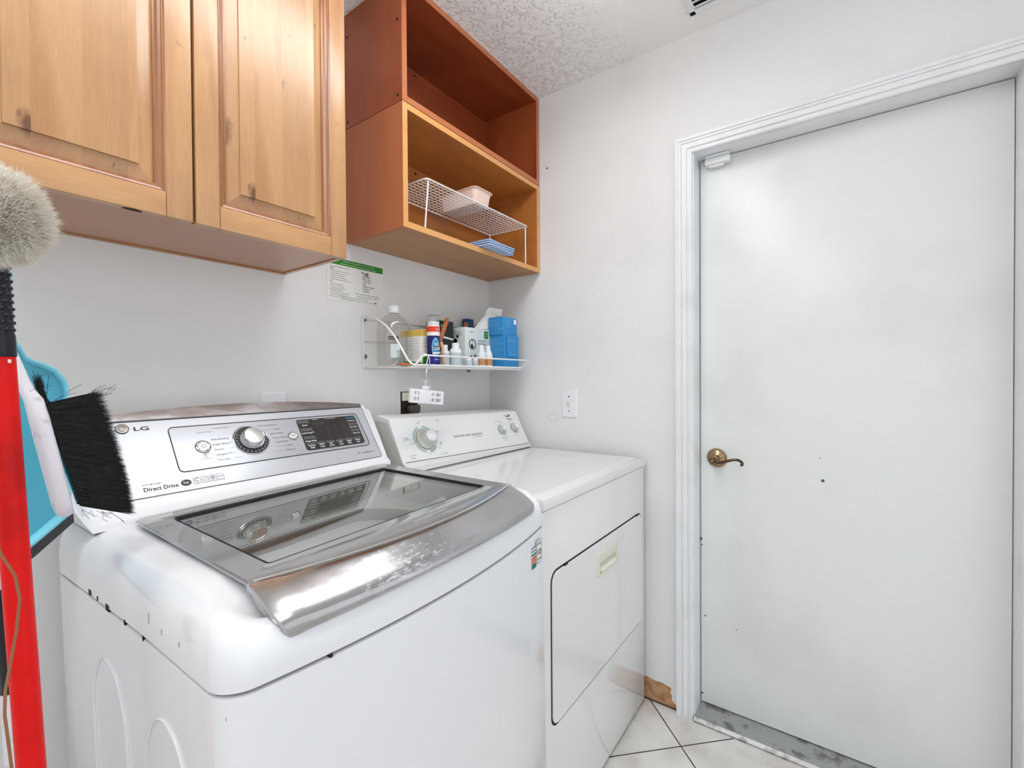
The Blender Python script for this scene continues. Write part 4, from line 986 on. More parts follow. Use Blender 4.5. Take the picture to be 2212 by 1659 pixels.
# ================================================================== WIRE WALL SHELF AND ITS THINGS
SZ = 1.262
sf = thing('wire_shelf', 'white wire basket shelf mounted on the wall above the dryer', 'shelf', (0, 0, SZ))
sx0, sx1, sd = -.704, -.089, .252
m_ = MB()
for pts in ([(sx0, -.004, -.006), (sx0, -.004, .172)], [(sx0, -.004, .170), (sx0+.004, -.03, .172), (sx0+.004, -.07, .162), (sx0+.004, -.12, .135), (sx0+.004, -.165, .095), (sx0+.004, -.20, .052), (sx0+.005, -.225, .018), (sx0+.008, -.242, .003), (sx0+.020, -sd, .0)],
            [(sx0+.020, -sd, 0), (sx1-.012, -sd, 0), (sx1, -sd+.012, 0), (sx1, -.004, 0)], [(sx0, -.004, 0), (sx1, -.004, 0)]): m_.tube(pts, .0035, 8)
m_.tube([(sx1, -.004, 0), (sx1, -.004, .120)], .003, 8)
m_.build('end_frame', 'wire', sf)
m_ = MB()
m_.tube([(sx0+.012, -sd+.004, -.002), (sx0+.022, -sd-.004, .012), (sx0+.034, -sd-.007, .028), (sx0+.052, -sd-.008, .032), (sx1+.02, -sd-.008, .032), (sx1+.034, -sd-.008, .032), (sx1+.040, -sd+.01, .032), (sx1+.040, -.12, .034)], .0030, 8); m_.tube([(sx0+.060, -sd, -.002), (sx0+.062, -sd-.007, .030)], .002, 6)
m_.tube([(sx1, -sd+.01, -.002), (sx1+.02, -sd, .018), (sx1+.036, -sd-.008, .032)], .0022, 6)
m_.tube([(sx1-.03, -.10, .0), (sx1+.038, -.12, .034)], .0022, 6); m_.build('front_rail', 'wire', sf)
m_ = MB(); m_.tube([(sx0+.004, -sd+.01, -.007), (sx1-.004, -sd+.01, -.007)], .0028, 8); m_.tube([(sx0, -.004, .09), (sx1, -.004, .09)], .002, 6); m_.tube([(sx0, -.006, .167), (sx1, -.006, .167)], .0022, 6)
x = sx0+.015
while x < sx1: m_.tube([(x, -.004, -.0035), (x, -sd+.006, -.0035)], .0016, 5); x += .0245
for y in (-.09, -.17): m_.tube([(sx0, y, -.0055), (sx1, y, -.0055)], .0018, 5)
m_.build('deck', 'wire', sf)
for z in (.035, .165):
    m_ = MB(); m_.lathe([(.001, 0), (.008, .0), (.008, .003), (.004, .005), (.001, .005)], frame((sx0+.010, 0, z), (1, 0, 0), (0, 0, 1)), 16); m_.build('mount_clip', 'grey', sf)
BZ = SZ+.0005          # things stand on the deck wires

def carton(name, label, x0, x1, y0, y1, z0, z1, m, rot=0, cat='box', group=None):
    cx, cy = (x0+x1)/2, (y0+y1)/2
    t = thing(name, label, cat, (cx, cy, z0), (0, 0, rot), group)
    b = MB(); b.box((x0-cx, y0-cy, 0), (x1-cx, y1-cy, z1-z0), .0015); b.build('carton', m, t)
    F = frame((0, y0-cy-.0002, 0), (1, 0, 0), (0, 0, 1)); Lf = frame((x0-cx-.0002, 0, 0), (0, -1, 0), (0, 0, 1))
    return t, F, Lf
# big clear bottle
bt = thing('clear_bottle', 'large clear plastic bottle with white cap and small black label', 'bottle', (-.640, -.088, BZ))
prof = [(.001, 0), (.050, .0), (.056, .006), (.057, .03), (.056, .05), (.057, .09), (.0575, .125), (.053, .145), (.044, .160), (.030, .172), (.020, .178), (.0165, .184), (.0165, .192)]
m_ = MB().lathe(prof, None, 40, False, False); inn = [(r-.0012 if r > .002 else r, z+.001) for r, z in prof]; m_.build('bottle_body', 'pet', bt, ang=60)
m_ = MB(); m_.lathe([(.0175, .186), (.0185, .187), (.0185, .206), (.017, .208), (.001, .208)], None, 24); m_.lathe([(.0195, .1835), (.0195, .1855), (.0165, .1855)], None, 24, False, False); m_.build('cap', 'plastic', bt)
Tb = frame((.0590*math.sin(-.72), -.0590*math.cos(-.72), .0), (math.cos(-.72), math.sin(-.72), 0), (0, 0, 1))
m_ = MB(); plate(m_, Tb, rr(.032, .0105, .001, .0, .093, 2), 0, .0008); m_.build('black_label', 'black', bt)
m_ = MB(); text(m_, Tb, 'liquid soap', .0, .0905, .0078, .001, 'C', width=.027); m_.build('label_lettering', 'white_print', bt)
m_ = MB(); plate(m_, Tb, rr(.030, .046, .002, .006, .050, 2), -.0005, .0003); m_.build('white_label', 'carton', bt)
cupo = MB().lathe([(.011, 0), (.0155, .040), (.0165, .041), (.0145, .040), (.010, .002)], Matrix.Translation((-.683, -.178, BZ+.006)), 20, False, True); tag(cupo.build('measuring_cup', 'cleanp'), 'small clear measuring cup standing in front of the clear bottle', 'cup')
tag(MB().loft([[Vector((-.668+x, -.205+y, BZ+z)) for x, y in rr(.098*s, .030, .012)] for s, z in ((.96, 0), (1, .002), (1, .0045), (.96, .0058))], True, True, True).build('orange_dish', 'orange'), 'thin orange plastic strip lying at the left end of the wire shelf', 'dish')
# green and white carton
t, F, Lf = carton('laundry_carton', 'white carton with yellow top band and green swoosh beside the clear bottle', -.578, -.530, -.165, -.05, BZ, 1.392, 'paper')
m_ = MB()
for FF, a, b in ((F, -.0238, .0238), (Lf, -.057, .057)): plate(m_, FF, [(a, .106), (b, .106), (b, .129), (a, .129)], 0, .0006)
m_.build('yellow_band', 'yellow', t)
m_ = MB(); plate(m_, F, [(-.004, .040), (.0238, .036), (.0238, .09), (.012, .095), (.002, .08)], 0, .0006); m_.build('teal_print', mat('teal_art', sr(84, 142, 158), .5), t)
m_ = MB(); plate(m_, F, [(-.0238, 0), (.0238, 0), (.0238, .034), (.008, .030), (-.010, .033), (-.0238, .036)], 0, .0005); plate(m_, Lf, [(-.057, 0), (.057, 0), (.057, .012), (-.02, .020), (-.057, .010)], 0, .0005); m_.build('green_print', 'green', t)
m_ = MB(); ringline(m_, F, .014, .004, .020, .006, .0005, .0009, .6, 2.6, 12); m_.build('yellow_swoosh', mat('lime', sr(188, 204, 70), .5), t)
m_ = MB()
for k in range(9): text(m_, Lf, 'laundry sheets care', -.05, .096-.0085*k, .0058, .0003, width=.088)
for k in range(3): text(m_, F, 'Clean', -.021, .092-.012*k, .007, .0003, width=.018)
text(m_, F, 'Fresh', .004, .114, .009, .0008, width=.017); m_.build('lettering', 'grey', t, merge=False)
# stain remover can
cn = thing('spray_can', 'blue and red stain remover can with clear cap on the wire shelf', 'can', (-.556, -.196, BZ))
m_ = MB().lathe([(.001, .0), (.0215, 0), (.0225, .002), (.0225, .104), (.0225, .1041)], None, 36, True, False); m_.build('can_body', 'navy', cn)
m_ = MB().lathe([(.0226, .004), (.0226, .030)], None, 36, False, False); m_.build('lower_band', mat('deep_blue', sr(28, 34, 128), .35), cn)
m_ = MB().lathe([(.0225, .1041), (.0225, .116), (.0225, .137), (.0215, .139)], None, 36, False, False); m_.build('white_band', 'paper', cn)
m_ = MB().lathe([(.0228, .117), (.0228, .136)], None, 36, False, False); m_.build('red_band', 'redp', cn)
m_ = MB().lathe([(.0205, .138), (.0205, .1515), (.019, .154), (.001, .154)], None, 32, False, True); m_.build('cap_collar', 'plastic', cn)
m_ = MB().lathe([(.0222, .139), (.0222, .1745), (.0212, .176), (.001, .176)], None, 32, False, True); m_.build('clear_cap', 'pet', cn)
cv_ = lambda a, z, r=.0229: Vector((r*math.sin(a), -r*math.cos(a), z))
def wrap(mb, a0, a1, z0, z1, r=.0229, n=8): mb.loft([[cv_(a0+(a1-a0)*k/n, z, r) for k in range(n+1)] for z in (z0, z1)], False)
m_ = MB()
R_ = [[cv_(-.42+ (.62*s)*math.cos(a), .063+(.034*s)*math.sin(a), .0228) for a in [2*PI*k/24 for k in range(24)]] for s in (.75, 1)]
m_.loft(R_); m_.build('ring_print', 'skyp', cn)
m_ = MB(); m_.loft([[cv_(-.42+(.62*s)*math.cos(a), .063+(.034*s)*math.sin(a), .02275) for a in [2*PI*k/24 for k in range(24)]] for s in (.02, .76)]); m_.build('glow_print', 'blue', cn)
m_ = MB()
Tcan = frame((.0232*math.sin(-.42), -.0232*math.cos(-.42), 0), (math.cos(-.42), math.sin(-.42), 0), (0, 0, 1))
for s_, z, wdt in (('OXI', .068, .016), ('CLEAN', .054, .027)): text(m_, Tcan, s_, .001, z, .0155, .0006, 'C', width=wdt, bold=True)
text(m_, Tcan, '5-1', .008, .1235, .0095, .0006, 'C', width=.012, bold=True); text(m_, Tcan, 'power', .008, .1185, .004, .0006, 'C')
plate(m_, Tcan, [(-.013, .040), (.015, .042), (.013, .048), (-.010, .047)], .0002, .0008); text(m_, Tcan, 'stain', .002, .020, .008, .0006, 'C')
m_.build('white_lettering', 'white_print', cn, merge=False)
# black carton
t, F, Lf = carton('black_carton', 'tall black carton with white print between spray can and white carton', -.455, -.378, -.125, -.055, BZ, 1.438, 'black')
m_ = MB(); text(m_, F, 'F', -.028, .150, .016, .0003); text(m_, F, 'L', -.014, .140, .022, .0003); plate(m_, F, [(-.036, .112), (.036, .104), (.036, .110), (-.036, .120)], 0, .0005); plate(m_, F, [(-.020, .010), (-.016, .010), (-.016, .080), (-.020, .080)], 0, .0005); text(m_, F, 'dry', -.030, .018, .010, .0003)
m_.build('white_print_art', 'white_print', t, merge=False)
# dryer ball carton
t, F, Lf = carton('dryer_ball_carton', 'pale mint carton of wool dryer balls with animal drawings', -.350, -.190, -.160, -.050, BZ, 1.420, 'carton')
pr_ = MB(); ringline(pr_, F, -.036, .092, .019, .0035, 0, .0008); disc(pr_, F, -.038, .085, .009, .0008, 0, 20); disc(pr_, F, -.036, .103, .0025, .0008, 0, 10)
for x, z, r in ((-.030, .030, .012), (-.02, .044, .006), (-.044, .040, .007), (.0, .020, .009), (.010, .036, .006), (.004, .044, .004)): disc(pr_, F, x, z, r, .0007, 0, 14)
for y0, z0, r in ((.004, .105, .010), (-.010, .120, .006), (.016, .122, .006), (.004, .085, .008), (.020, .050, .012), (.026, .030, .009)): disc(pr_, Lf, y0, z0, r, .0007, 0, 14)
plate(pr_, Lf, [(-.042, .070), (-.008, .070), (-.008, .150), (-.042, .150)], 0, .0005)
for z in (.078, .064, .056): plate(pr_, Lf, [(.004, z), (.026, z), (.026, z+.0022), (.004, z+.0022)], 0, .0006)
pr_.build('black_art', 'black', t)
m_ = MB(); text(m_, F, 'wool it', -.040, .138, .009, .0003, 'C'); text(m_, F, '100% WOOL', .024, .104, .010, .0003, 'C', width=.05); text(m_, F, 'DRYER BALLS', .024, .092, .010, .0003, 'C', width=.056)
text(m_, Lf, '100% WOOL', .018, .136, .008, .0003, 'C', width=.038); text(m_, Lf, 'DRYER BALLS', .018, .127, .008, .0003, 'C', width=.040); m_.build('lettering', 'dkgrey', t, merge=False)
m_ = MB(); plate(m_, F, rr(.024, .030, .003, .050, .134), 0, .0006); plate(m_, F, [(-.066, .002), (.066, .002), (.066, .005), (-.066, .005)], 0, .0006); m_.build('green_badge', 'green', t)
m_ = MB(); text(m_, F, 'XL', .050, .136, .010, .0010, 'C'); text(m_, F, 'pack', .050, .128, .006, .0010, 'C'); plate(m_, Lf, [(-.030, .098), (-.020, .098), (-.020, .14), (-.030, .14)], .0005, .0009); plate(m_, Lf, [(-.038, .080), (-.012, .080), (-.012, .088), (-.038, .088)], .0005, .0009)
for xx in (-.036,): disc(m_, F, xx+.003, .088, .003, .0011, 0, 10)
m_.build('white_art', 'white_print', t, merge=False)
m_ = MB(); m_.prism([(-.066, -.045, .1576), (.066, -.045, .1576), (.066, .045, .1640), (-.066, .045, .1640)], (0, 0, .0014)); m_.build('lid_flap', 'mint', t)
# round cap bottles
def small_bottle(name, label, x, y, r, h, capr, caph, mbody, mcap, group, band=None):
    t = thing(name, label, 'bottle', (x, y, BZ), (0, 0, 0), group)
    m = MB().lathe([(.001, 0), (r*.96, 0), (r, .002), (r, h*.80), (r*.86, h*.93), (r*.6, h*.985), (r*.5, h)], None, 28, True, False); m.build('bottle_body', mbody, t)
    m = MB().lathe([(capr, h-.002), (capr, h+caph-.001), (capr*.93, h+caph), (.001, h+caph)], None, 24); m.build('cap', mcap, t)
    if band:
        m = MB().lathe([(r*1.012, band[0]), (r*1.012, band[1])], None, 28, False, False); m.build('label_band', band[2], t)
    return t
small_bottle('supplement_bottle', 'white capped bottle with pale blue band, larger of the round pair', -.448, -.200, .0225, .068, .0135, .018, 'spray', 'plastic', 'white bottles on the wire shelf', (.004, .050, 'liquid'))
small_bottle('supplement_bottle', 'small white capped bottle with pale blue band, left of its larger twin', -.494, -.190, .0170, .060, .0105, .017, 'spray', 'plastic', 'white bottles on the wire shelf', (.004, .046, 'liquid'))
for x, lab in ((-.305, 'white spray bottle with tan label, left of the two spray bottles'), (-.262, 'white spray bottle with tan label, right of the two beside the blue cartons')):
    t = thing('spray_bottle', lab, 'bottle', (x, -.205, BZ), (0, 0, 0), 'white spray bottles on the wire shelf')
    MB().lathe([(.001, 0), (.0165, 0), (.017, .002), (.017, .048), (.015, .056), (.011, .061)], None, 28, True, False).build('bottle_body', 'spray', t)
    MB().lathe([(.0125, .059), (.0125, .064), (.0085, .068), (.0075, .084), (.006, .0865), (.001, .087)], None, 24).build('nozzle', 'plastic', t)
    MB().lathe([(.0172, .008), (.0172, .034)], None, 28, False, False).build('tan_label', 'tan', t)
for x, y, lab in ((-.388, -.212, 'tiny grey jar standing in front of the mint carton, left one'), (-.352, -.212, 'tiny grey jar standing in front of the mint carton, right one')):
    t = thing('small_jar', lab, 'jar', (x, y, BZ), (0, 0, 0), 'tiny jars on the wire shelf')
    MB().lathe([(.001, 0), (.0125, 0), (.013, .003), (.013, .020), (.011, .024)], None, 24, True, False).build('jar_body', 'liquid', t)
    MB().lathe([(.0115, .0235), (.0115, .030), (.0105, .031), (.001, .031)], None, 24).build('jar_cap', 'spray', t)
# blue cartons
t, F, Lf = carton('blue_carton', 'lower blue carton at the right end of the wire shelf', -.198, -.094, -.236, -.166, BZ, 1.396, 'blue', .0, group='blue cartons on the wire shelf')
m_ = MB()
for k in range(10): text(m_, Lf, 'supply pack info', -.042, .115-.0092*k, .0062, .0003, width=.05+.02*((k*7) % 3)/2)
text(m_, F, 'Filter care', -.030, .108, .009, .0046, width=.045); text(m_, F, 'lift here', -.020, .052, .007, .0046, width=.045)
m_.build('lettering', 'blue_l', t, merge=False)
m_ = MB(); plate(m_, F, [(-.034, .046), (.040, .042), (.036, .126), (-.040, .130)], .0020, .0036); m_.build('front_flap', 'blue', t)
t, F, Lf = carton('blue_carton', 'upper blue carton resting on another blue carton', -.202, -.100, -.232, -.160, 1.3965, 1.470, 'blue', -.02, group='blue cartons on the wire shelf')
m_ = MB()
for k in range(3): text(m_, Lf, 'paper products', -.030, .060-.011*k, .0065, .0003, width=.055)
for k in range(5): text(m_, F, 'made for everyday', -.030, .064-.0075*k, .0058, .0003, width=.036)
text(m_, Lf, 'HELP', .018, .022, .009, .0003); text(m_, F, 'lot', .024, .020, .008, .0003); m_.build('lettering', 'blue_l', t, merge=False)
m_ = MB(); plate(m_, F, rr(.017, .021, .001, .036, .058), 0, .0005); m_.build('white_patch', 'paper', t)
pk = MB(); pk.loft([[Vector((x, -.150+.004*math.sin(k*.8), z)) for x, z in ((-.284+.102*k/8, 1.417+.009*k/8), (-.262+.088*k/8, 1.440+.010*k/8), (-.236+.085*k/8, 1.462+.004*k/8), (-.206+.079*k/8, 1.487-.001*k/8))] for k in range(9)], False)
o = pk.build('paper_wrap', 'paper', ang=60); md = o.modifiers.new('thick', 'SOLIDIFY'); md.thickness = .0014
tag(o, 'white folded paper wrap sticking out beside the upper blue carton', 'paper')
pk = MB(); pk.loft([[Vector((x, -.138-.003*math.sin(k*.7), z)) for x, z in ((-.199+.120*k/8, 1.4875+.005*k/8), (-.188+.108*k/8, 1.503+.004*k/8), (-.172+.102*k/8, 1.519+.004*k/8))] for k in range(9)], False)
o = pk.build('paper_sheet', 'paper', ang=60); md = o.modifiers.new('thick', 'SOLIDIFY'); md.thickness = .0012
tag(o, 'white paper sheet standing up above the folded wrap and the blue cartons', 'paper')
t, F, Lf = carton('small_blue_box', 'small dark blue box peeking over the mint carton', -.197, -.152, -.036, -.010, BZ, 1.478, 'blue_d')
m_ = MB()
for k in range(3): text(m_, F, 'gel pack', -.018, .190-.01*k, .007, .0003, width=.034)
m_.build('lettering', 'skyp', t, merge=False)
# wooden sticks in the shelf
def stick(label, p0, p1, r, m, w=1.0):
    b = MB(); P0, P1 = Vector(p0), Vector(p1); T = axis_frame(P0, P1-P0); L_ = (P1-P0).length
    b.loft([[T @ Vector((x, y, z)) for x, y in rr(2*r*w*s, 2*r*s, r*.6*s)] for z, s in ((0, .7), (L_*.01, .95), (L_*.02, 1), (L_*.5, .9), (L_*.97, 1), (L_*.99, .9), (L_, .6))], True, True, True)
    return tag(b.build('wooden_stick', m, ang=50), label, 'stick', 'wooden sticks in the wire shelf')
stick('brown wooden slat leaning diagonally against the black carton', (-.528, -.186, 1.322), (-.434, -.146, 1.442), .0075, 'stickw', 1.3)
stick('pale thin wooden stick poking down through the wire shelf', (-.5345, -.232, SZ-.016), (-.5520, -.232, 1.345), .0042, 'stickl', 1.2)
stick('brown wooden stick end standing behind the mint carton', (-.1868, -.036, SZ-.016), (-.2020, -.034, 1.462), .0085, 'stickw', 1.0)
stick('short brown wooden peg leaning beside the small blue box', (-.1785, -.070, BZ), (-.1785, -.070, 1.453), .0085, 'stickl', 1.0)

# trouser clip hanger hanging from the front rail
hg = thing('clip_hanger', 'white plastic trouser clip hanging by its wire hook from the shelf', 'hanger', (-.664, -.262, 1.16))
m_ = MB(); m_.tube([(.0, .006, .124), (.004, .004, .138), (.014, -.006, .134), (.018, -.008, .120), (.017, -.008, .105), (.010, -.008, .098), (.004, -.008, .085), (.002, -.008, .060), (.002, -.006, .040)], .0016, 8); m_.build('wire_hook', 'chrome', hg)
m_ = MB()
for s in (-1, 1): m_.tube([(-.012*s-.002, -.004+.004*s, .0), (-.004*s-.006, -.004, .055), (.004, -.004, .060), (.010+.006*s, -.004, .052), (.024+.006*s, -.004-.004*s, .002)], .0013, 6)
m_.build('spring_wire', 'chrome', hg)
m_ = MB(); m_.box((-.010, -.012, .030), (.004, .002, .056), .002); m_.build('crimp', 'chrome', hg)
for k, (y0, sk) in enumerate(((-.014, 0), (.004, .012))):
    T = frame((sk, y0, 0), (1, .05, -.10), (0, 0, 1)); m_ = MB()
    w_, h_ = .150, .044
    bars = [(-w_/2, w_/2, h_/2-.008, h_/2), (-w_/2, w_/2, -h_/2, -h_/2+.008), (-w_/2, w_/2, -.004, .004), (-w_/2, -w_/2+.016, -h_/2, h_/2), (w_/2-.010, w_/2, -h_/2, h_/2), (-.038, .018, -h_/2, h_/2), (.032, .038, -h_/2, h_/2), (-.050, -.045, -h_/2, h_/2)]
    for i_, (a, b, c, d) in enumerate(bars): e_ = .002+.00022*i_; m_.box((a+.0001*i_, c+.0001*i_, -e_), (b-.0001*i_, d-.0001*i_, e_), .0008, T)
    m_.box((-.024, h_/2, -.002), (.004, h_/2+.012, .003), .0015, T)
    m_.build('clip_jaw', 'plastic', hg)

# ================================================================== BROOMS AT THE LEFT
# red handled broom standing on the floor beside the washer
def pole_frame(top, bot): return axis_frame(Vector(bot), Vector(top)-Vector(bot))
rbm = thing('red_broom', 'red handled broom with a studded black grip in the left foreground', 'broom', (-1.561, -.60, 0))
PT, PBt = Vector((-1.6162, -.6195, 1.40)), Vector((-1.5640, -.6195, .03))
def along(z): f = (z-PBt.z)/(PT.z-PBt.z); return PBt+(PT-PBt)*f
off = Vector((-1.561, -.60, 0))
m_ = MB(); a, b = along(.03)-off, along(1.2435)-off; T = axis_frame(a, b-a); m_.lathe([(.0118, 0), (.0118, (b-a).length)], T, 32); m_.build('handle', 'red', rbm)
a, b = along(1.2425)-off, along(1.352)-off; T = axis_frame(a, b-a); L_ = (b-a).length
m_ = MB(); m_.lathe([(.0122, 0), (.0128, .001), (.0128, .022), (.0120, .026), (.0118, L_-.01), (.010, L_-.002), (.001, L_)], T, 32)
for i in range(10):
    for k in range(10):
        an = 2*PI*(k+.5*(i % 2))/10; z = .029+i*.0074
        u = bmesh.new(); bmesh.ops.create_icosphere(u, subdivisions=2, radius=.0036)
        m_.add(u, T @ Matrix.Translation((.0102*math.cos(an), .0102*math.sin(an), z)) @ Matrix.Diagonal((1, 1, .72, 1))); u.free()
m_.build('grip', 'navyblack', rbm, ang=60)
m_ = MB(); Tn = T @ Matrix.Translation((0, 0, -.004)); m_.box((.0040, -.0122, -.0030), (.0066, -.0085, .0008), .0004, Matrix.Translation(along(1.239)-off)); m_.build('lock_pin', 'cream', rbm)
m_ = MB(); m_.loft([[Vector((x, y, z))+Vector((-.003, -.03, 0)) for x, y in rr(.04+.02*s, .10+.06*s, .015)] for z, s in ((.10, 0), (.085, .6), (.06, 1))], True, True, True); m_.build('broom_head', 'red', rbm)
m_ = MB(); m_.loft([[Vector((x, y, z))+Vector((-.003, -.03, 0)) for x, y in rr(.06, .16+.02*s, .02)] for z, s in ((.06, 0), (.002, 1))], True, True, True); m_.build('broom_bristles', 'bristle', rbm)
# second handle behind, dark sleeve over white
mp_ = thing('mop', 'white mop handle with a dark sleeve behind the red broom', 'mop', (-1.575, -.5, 0))
o2 = Vector((-1.575, -.5, 0)); f2 = lambda z: Vector((-1.5925-.028*(z-.83), -.50, z))-o2
for nm, z0, z1, r, mm in (('handle', .0, .83, .0110, 'brushwhite'), ('sleeve', .829, .961, .0122, 'navyblack'), ('upper_handle', .960, 1.20, .0100, 'brushwhite')):
    a, b = f2(z0), f2(z1); m_ = MB().lathe([(.001, 0), (r*.95, 0), (r, .001), (r, (b-a).length)], axis_frame(a, b-a), 28); m_.build(nm, mm, mp_)
# hanging cord
m_ = MB(); cp = [(-1.632, 1.10), (-1.617, 1.0441), (-1.6078, 1.0198), (-1.6045, .9945), (-1.6069, .9623), (-1.6115, .930), (-1.6156, .9051), (-1.6166, .8821), (-1.6144, .8524), (-1.6123, .823), (-1.612, .70), (-1.625, .55), (-1.64, .62), (-1.640, .85), (-1.634, 1.05), (-1.632, 1.10)]
m_.tube([(x, -.664-.003*math.sin(i), z) for i, (x, z) in enumerate(cp)], .0013, 6); tag(m_.build('hanging_cord', 'cord', ang=60), 'thin brown cord loop hanging in front of the red broom handle', 'cord')
# blue dustpan
dp = thing('dustpan', 'light blue dustpan with black rubber edge hanging behind the brush', 'dustpan', (-1.55, -.27, 1.1))
od = Vector((-1.55, -.27, 1.1))
outl = [(-1.565, 1.290), (-1.553, 1.275), (-1.5465, 1.258), (-1.537, 1.251), (-1.5276, 1.2475), (-1.5113, 1.2365), (-1.5002, 1.2195), (-1.497, 1.2036), (-1.4985, 1.1838), (-1.496, 1.08), (-1.4972, .9887), (-1.5379, .9512), (-1.5781, .917), (-1.640, .865), (-1.650, 1.0), (-1.652, 1.15), (-1.640, 1.22), (-1.612, 1.255), (-1.590, 1.275), (-1.580, 1.295)]
O2 = [(x-od.x, z-od.z) for x, z in outl]; cx = sum(p[0] for p in O2)/len(O2); cz = sum(p[1] for p in O2)/len(O2)
sc_ = lambda s: [(cx+(x-cx)*s, cz+(z-cz)*s) for x, z in O2]
Td = frame((0, 0, 0), (1, 0, 0), (0, 0, 1))
m_ = MB(); m_.loft([[Td @ Vector((x, z, w)) for x, z in sc_(s)] for s, w in ((1.0, -.004), (1.0, .012), (.985, .014), (.95, .013), (.925, .004), (.92, .0005))], True, True, False); m_.build('rim', 'lblue', dp, ang=60)
m_ = MB(); plate(m_, Td, sc_(.925), -.0035, .0012); m_.build('pan_floor', 'lblue_d', dp)
m_ = MB(); m_.prism([Td @ Vector((x-od.x, z-od.z, -.005)) for x, z in ((-1.4955, .9905), (-1.4945, .977), (-1.5379, .9365), (-1.5782, .9015), (-1.642, .848), (-1.643, .868), (-1.5781, .920), (-1.5379, .9545))], (0, -.021, 0)); m_.build('rubber_edge', mat('rubber', sr(52, 52, 56), .5), dp)
m_ = MB(); m_.loft([[Td @ Vector((x-od.x+.0, z-od.z, y)) for x, y in rr(.024, .016, .006, -1.572, .004)] for z in (1.285, 1.33, 1.42)], True, True, True); m_.build('handle', 'lblue', dp)
# counter brush with white block
br = thing('hand_brush', 'white handled counter brush with long black bristles hanging over the washer', 'brush', (-1.53, -.46, 1.1))
ob_ = Vector((-1.53, -.46, 1.1))
pa, pb = Vector((-1.5585, -.462, 1.188)), Vector((-1.5325, -.462, 1.036))
dirb = (pb-pa).normalized(); nb = Vector((-dirb.z, 0, dirb.x)); nb = nb if nb.x > 0 else -nb    # nb points right, along the bristles
Tb_ = frame(pa-ob_, nb, -dirb)   # x along bristles, y up the block
n_ = Tb_.to_3x3() @ Vector((0, 0, 1))
m_ = MB(); Lb = (pb-pa).length
def bring(y, x0, x1, w): return [Tb_ @ Vector((x, y, z)) for x, z in rr(x1-x0, w, min(x1-x0, w)*.4, (x0+x1)/2, 0, 5)]
m_.loft([bring(.115, -.026, -.014, .008), bring(.085, -.022, -.010, .010), bring(.035, -.018, -.004, .012), bring(.018, -.016, -.001, .014), bring(.004, -.014, .004, .024), bring(-.02, -.014, .005, .030), bring(-.08, -.014, .005, .032), bring(-Lb+.01, -.014, .005, .030), bring(-Lb-.004, -.012, .004, .024), bring(-Lb-.008, -.008, .001, .014)], True, True, True)
m_.build('handle_block', 'brushwhite', br, ang=60)
m_ = MB()
# bristle body: top corner right (225,845) -> (-1.4911,1.2015); bottom right (-1.459,1.012)
Ti = Tb_.inverted()
A = Ti @ (Vector((-1.5545, -.46, 1.186))-ob_); B_ = Ti @ (Vector((-1.4930, -.46, 1.1995))-ob_); C_ = Ti @ (Vector((-1.4600, -.46, 1.013))-ob_); D_ = Ti @ (Vector((-1.5215, -.46, 1.040))-ob_); E_ = Ti @ (Vector((-1.468, -.46, 1.085))-ob_)
def bq(u, v):   # v 0 top .. 1 bottom, u 0 block .. 1 tip
    L0 = A.lerp(D_, v); tip = (1-v)**2*B_+2*v*(1-v)*(2*E_-.5*B_-.5*C_)+v*v*C_
    return L0.lerp(tip, u)
core = [[bq(u*.86, .03+.94*v/12)+Vector((0, 0, zz*(.6 if u else 1))) for v in range(13)] for zz, u in ((-.009, 0), (-.009, 1), (.009, 1), (.009, 0))]
m_.loft([[Tb_ @ p for p in r] for r in core]+[[Tb_ @ p for p in core[0]]], False)
for i in (0, 12):
    V = [m_.bm.verts.new(Tb_ @ core[k][i]) for k in range(4)]; m_.bm.faces.new(V)
for k in range(5200):
    v = random.random(); z = random.uniform(-.013, .013); j = random.gauss(0, .010)
    u1_ = random.uniform(.93, 1.045); u0_ = random.choice((0, 0, .2, .3, .5))
    p0 = bq(u0_, v); p1 = bq(u1_, min(1.02, max(-.02, v+j)))
    p0.z = z; p1.z = z+random.gauss(0, .0012)
    p0, p1 = Tb_ @ p0, Tb_ @ p1; w = .00034; mid = (p0+p1)/2+n_*random.gauss(0, .0006)
    sd_ = (p1-p0).cross(n_).normalized()*w
    vv = [m_.bm.verts.new(q) for q in (p0-sd_, p0+sd_, mid+sd_, mid-sd_, p1)]
    m_.bm.faces.new((vv[0], vv[1], vv[2], vv[3])); m_.bm.faces.new((vv[3], vv[2], vv[4]))
def stray(pts, r=.00028): m_.tube([Vector(p)-ob_ for p in pts], r, 3)
for k in range(46):   # stray hairs at the top left tuft, top edge and bottom edge
    if k < 22:
        p = Vector((-1.5560+random.gauss(0, .002), -.465, 1.186)); q = p+Vector((random.gauss(-.004, .006), random.gauss(0, .004), random.uniform(.015, .042))); s = q+Vector((random.gauss(0, .006), 0, random.gauss(.0, .006)))
    elif k < 34:
        x0 = random.uniform(-1.545, -1.50); p = Vector((x0, -.465, 1.190)); q = p+Vector((random.uniform(.012, .028), 0, random.uniform(.006, .016))); s = q+Vector((random.uniform(.004, .014), 0, random.uniform(-.004, .010)))
    else:
        x0 = random.uniform(-1.52, -1.475); p = Vector((x0, -.465, 1.034-.4*(x0+1.52))); q = p+Vector((random.uniform(.0, .012), 0, -random.uniform(.004, .012))); s = q+Vector((random.uniform(-.002, .010), 0, -random.uniform(-.006, .012)))
    stray((p, q, s))
tuft = MB()
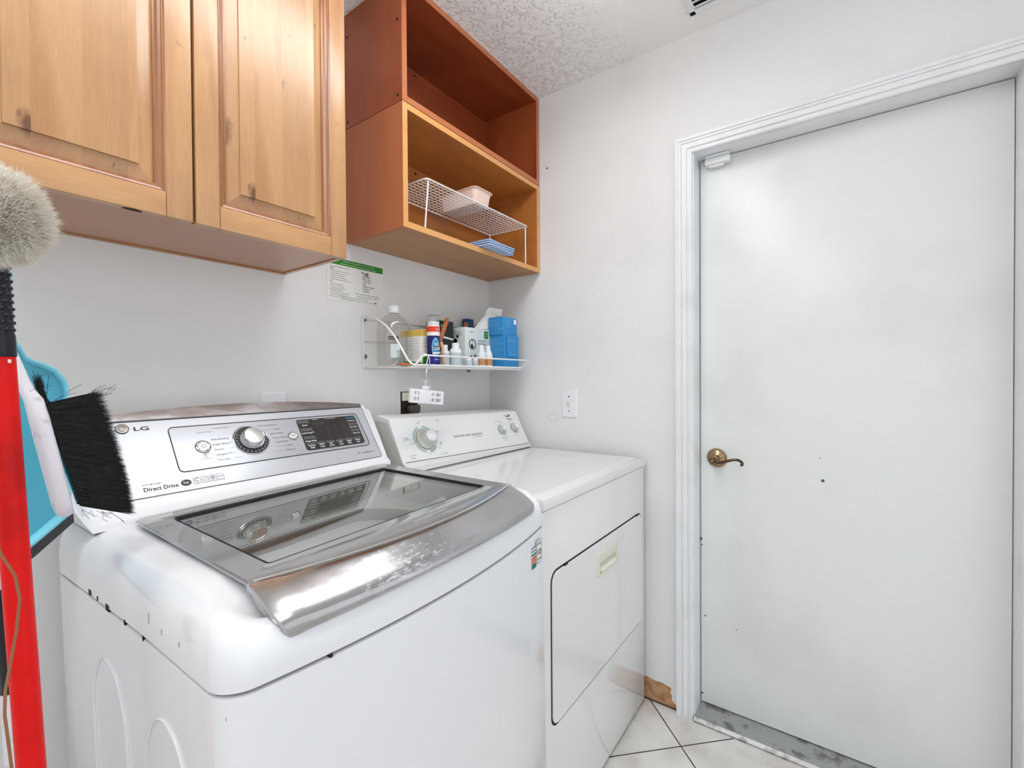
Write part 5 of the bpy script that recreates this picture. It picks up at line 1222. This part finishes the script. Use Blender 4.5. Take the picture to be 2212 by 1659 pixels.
for k in range(240):
    u = random.random(); base = Vector((-1.5535+random.gauss(0, .0015), -.462+random.gauss(0, .003), 1.188)); tip = Vector((-1.5620+random.gauss(0, .0022)+.004*(1-u), -.462+random.gauss(0, .003), 1.188+.043*(.4+.6*u)))
    d = (tip-base); s_ = d.cross(Vector((0, 1, 0))).normalized()*.0004
    vv = [m_.bm.verts.new(q-ob_) for q in (base-s_, base+s_, tip)]; m_.bm.faces.new(vv)
m_.build('bristles', 'bristle', br, ang=60, merge=False)['kind'] = 'stuff'
# fluffy duster
du = thing('duster', 'fluffy off-white wool duster at the left edge above the red broom', 'duster', (-1.6200, -.692, 1.374))
m_ = MB(); core = bmesh.new(); bmesh.ops.create_icosphere(core, subdivisions=3, radius=1)
m_.add(core, Matrix.Diagonal((.030, .030, .036, 1))); core.free()
for k in range(21000):
    th_, ph = random.uniform(0, 2*PI), math.acos(random.uniform(-1, 1))
    d = Vector((math.sin(ph)*math.cos(th_), math.sin(ph)*math.sin(th_), math.cos(ph)))
    b0 = Vector((d.x*.028, d.y*.028, d.z*.034)); cl_ = math.sin(th_*4+ph*5)*.6+math.sin(th_*9-ph*7)*.6
    Ln = .0135+.004*cl_+random.uniform(0, .004)
    dr_ = (d+Vector((random.gauss(0, .35), random.gauss(0, .35), random.gauss(0, .35)))+Vector((0, 0, .35*math.cos(th_*4)))).normalized()
    dr2 = (dr_+Vector((random.gauss(0, .5), random.gauss(0, .5), random.gauss(-.15, .5)))).normalized()
    p1 = b0+dr_*Ln*.6; p2 = p1+dr2*Ln*.5; s_ = dr_.cross(Vector((random.random(), random.random(), random.random()))).normalized()*.00034
    vv = [m_.bm.verts.new(q) for q in (b0-s_, b0+s_, p1+s_*.8, p1-s_*.8, p2)]
    m_.bm.faces.new((vv[0], vv[1], vv[2], vv[3])); m_.bm.faces.new((vv[3], vv[2], vv[4]))
m_.build('wool_head', 'wool', du, ang=80, merge=False)['kind'] = 'stuff'
m_ = MB(); m_.tube([(.016, .0, .030), (-.01, -.002, .044), (-.07, -.006, .064), (-.13, -.008, .08)], .0036, 10); m_.build('handle', 'plastic', du)
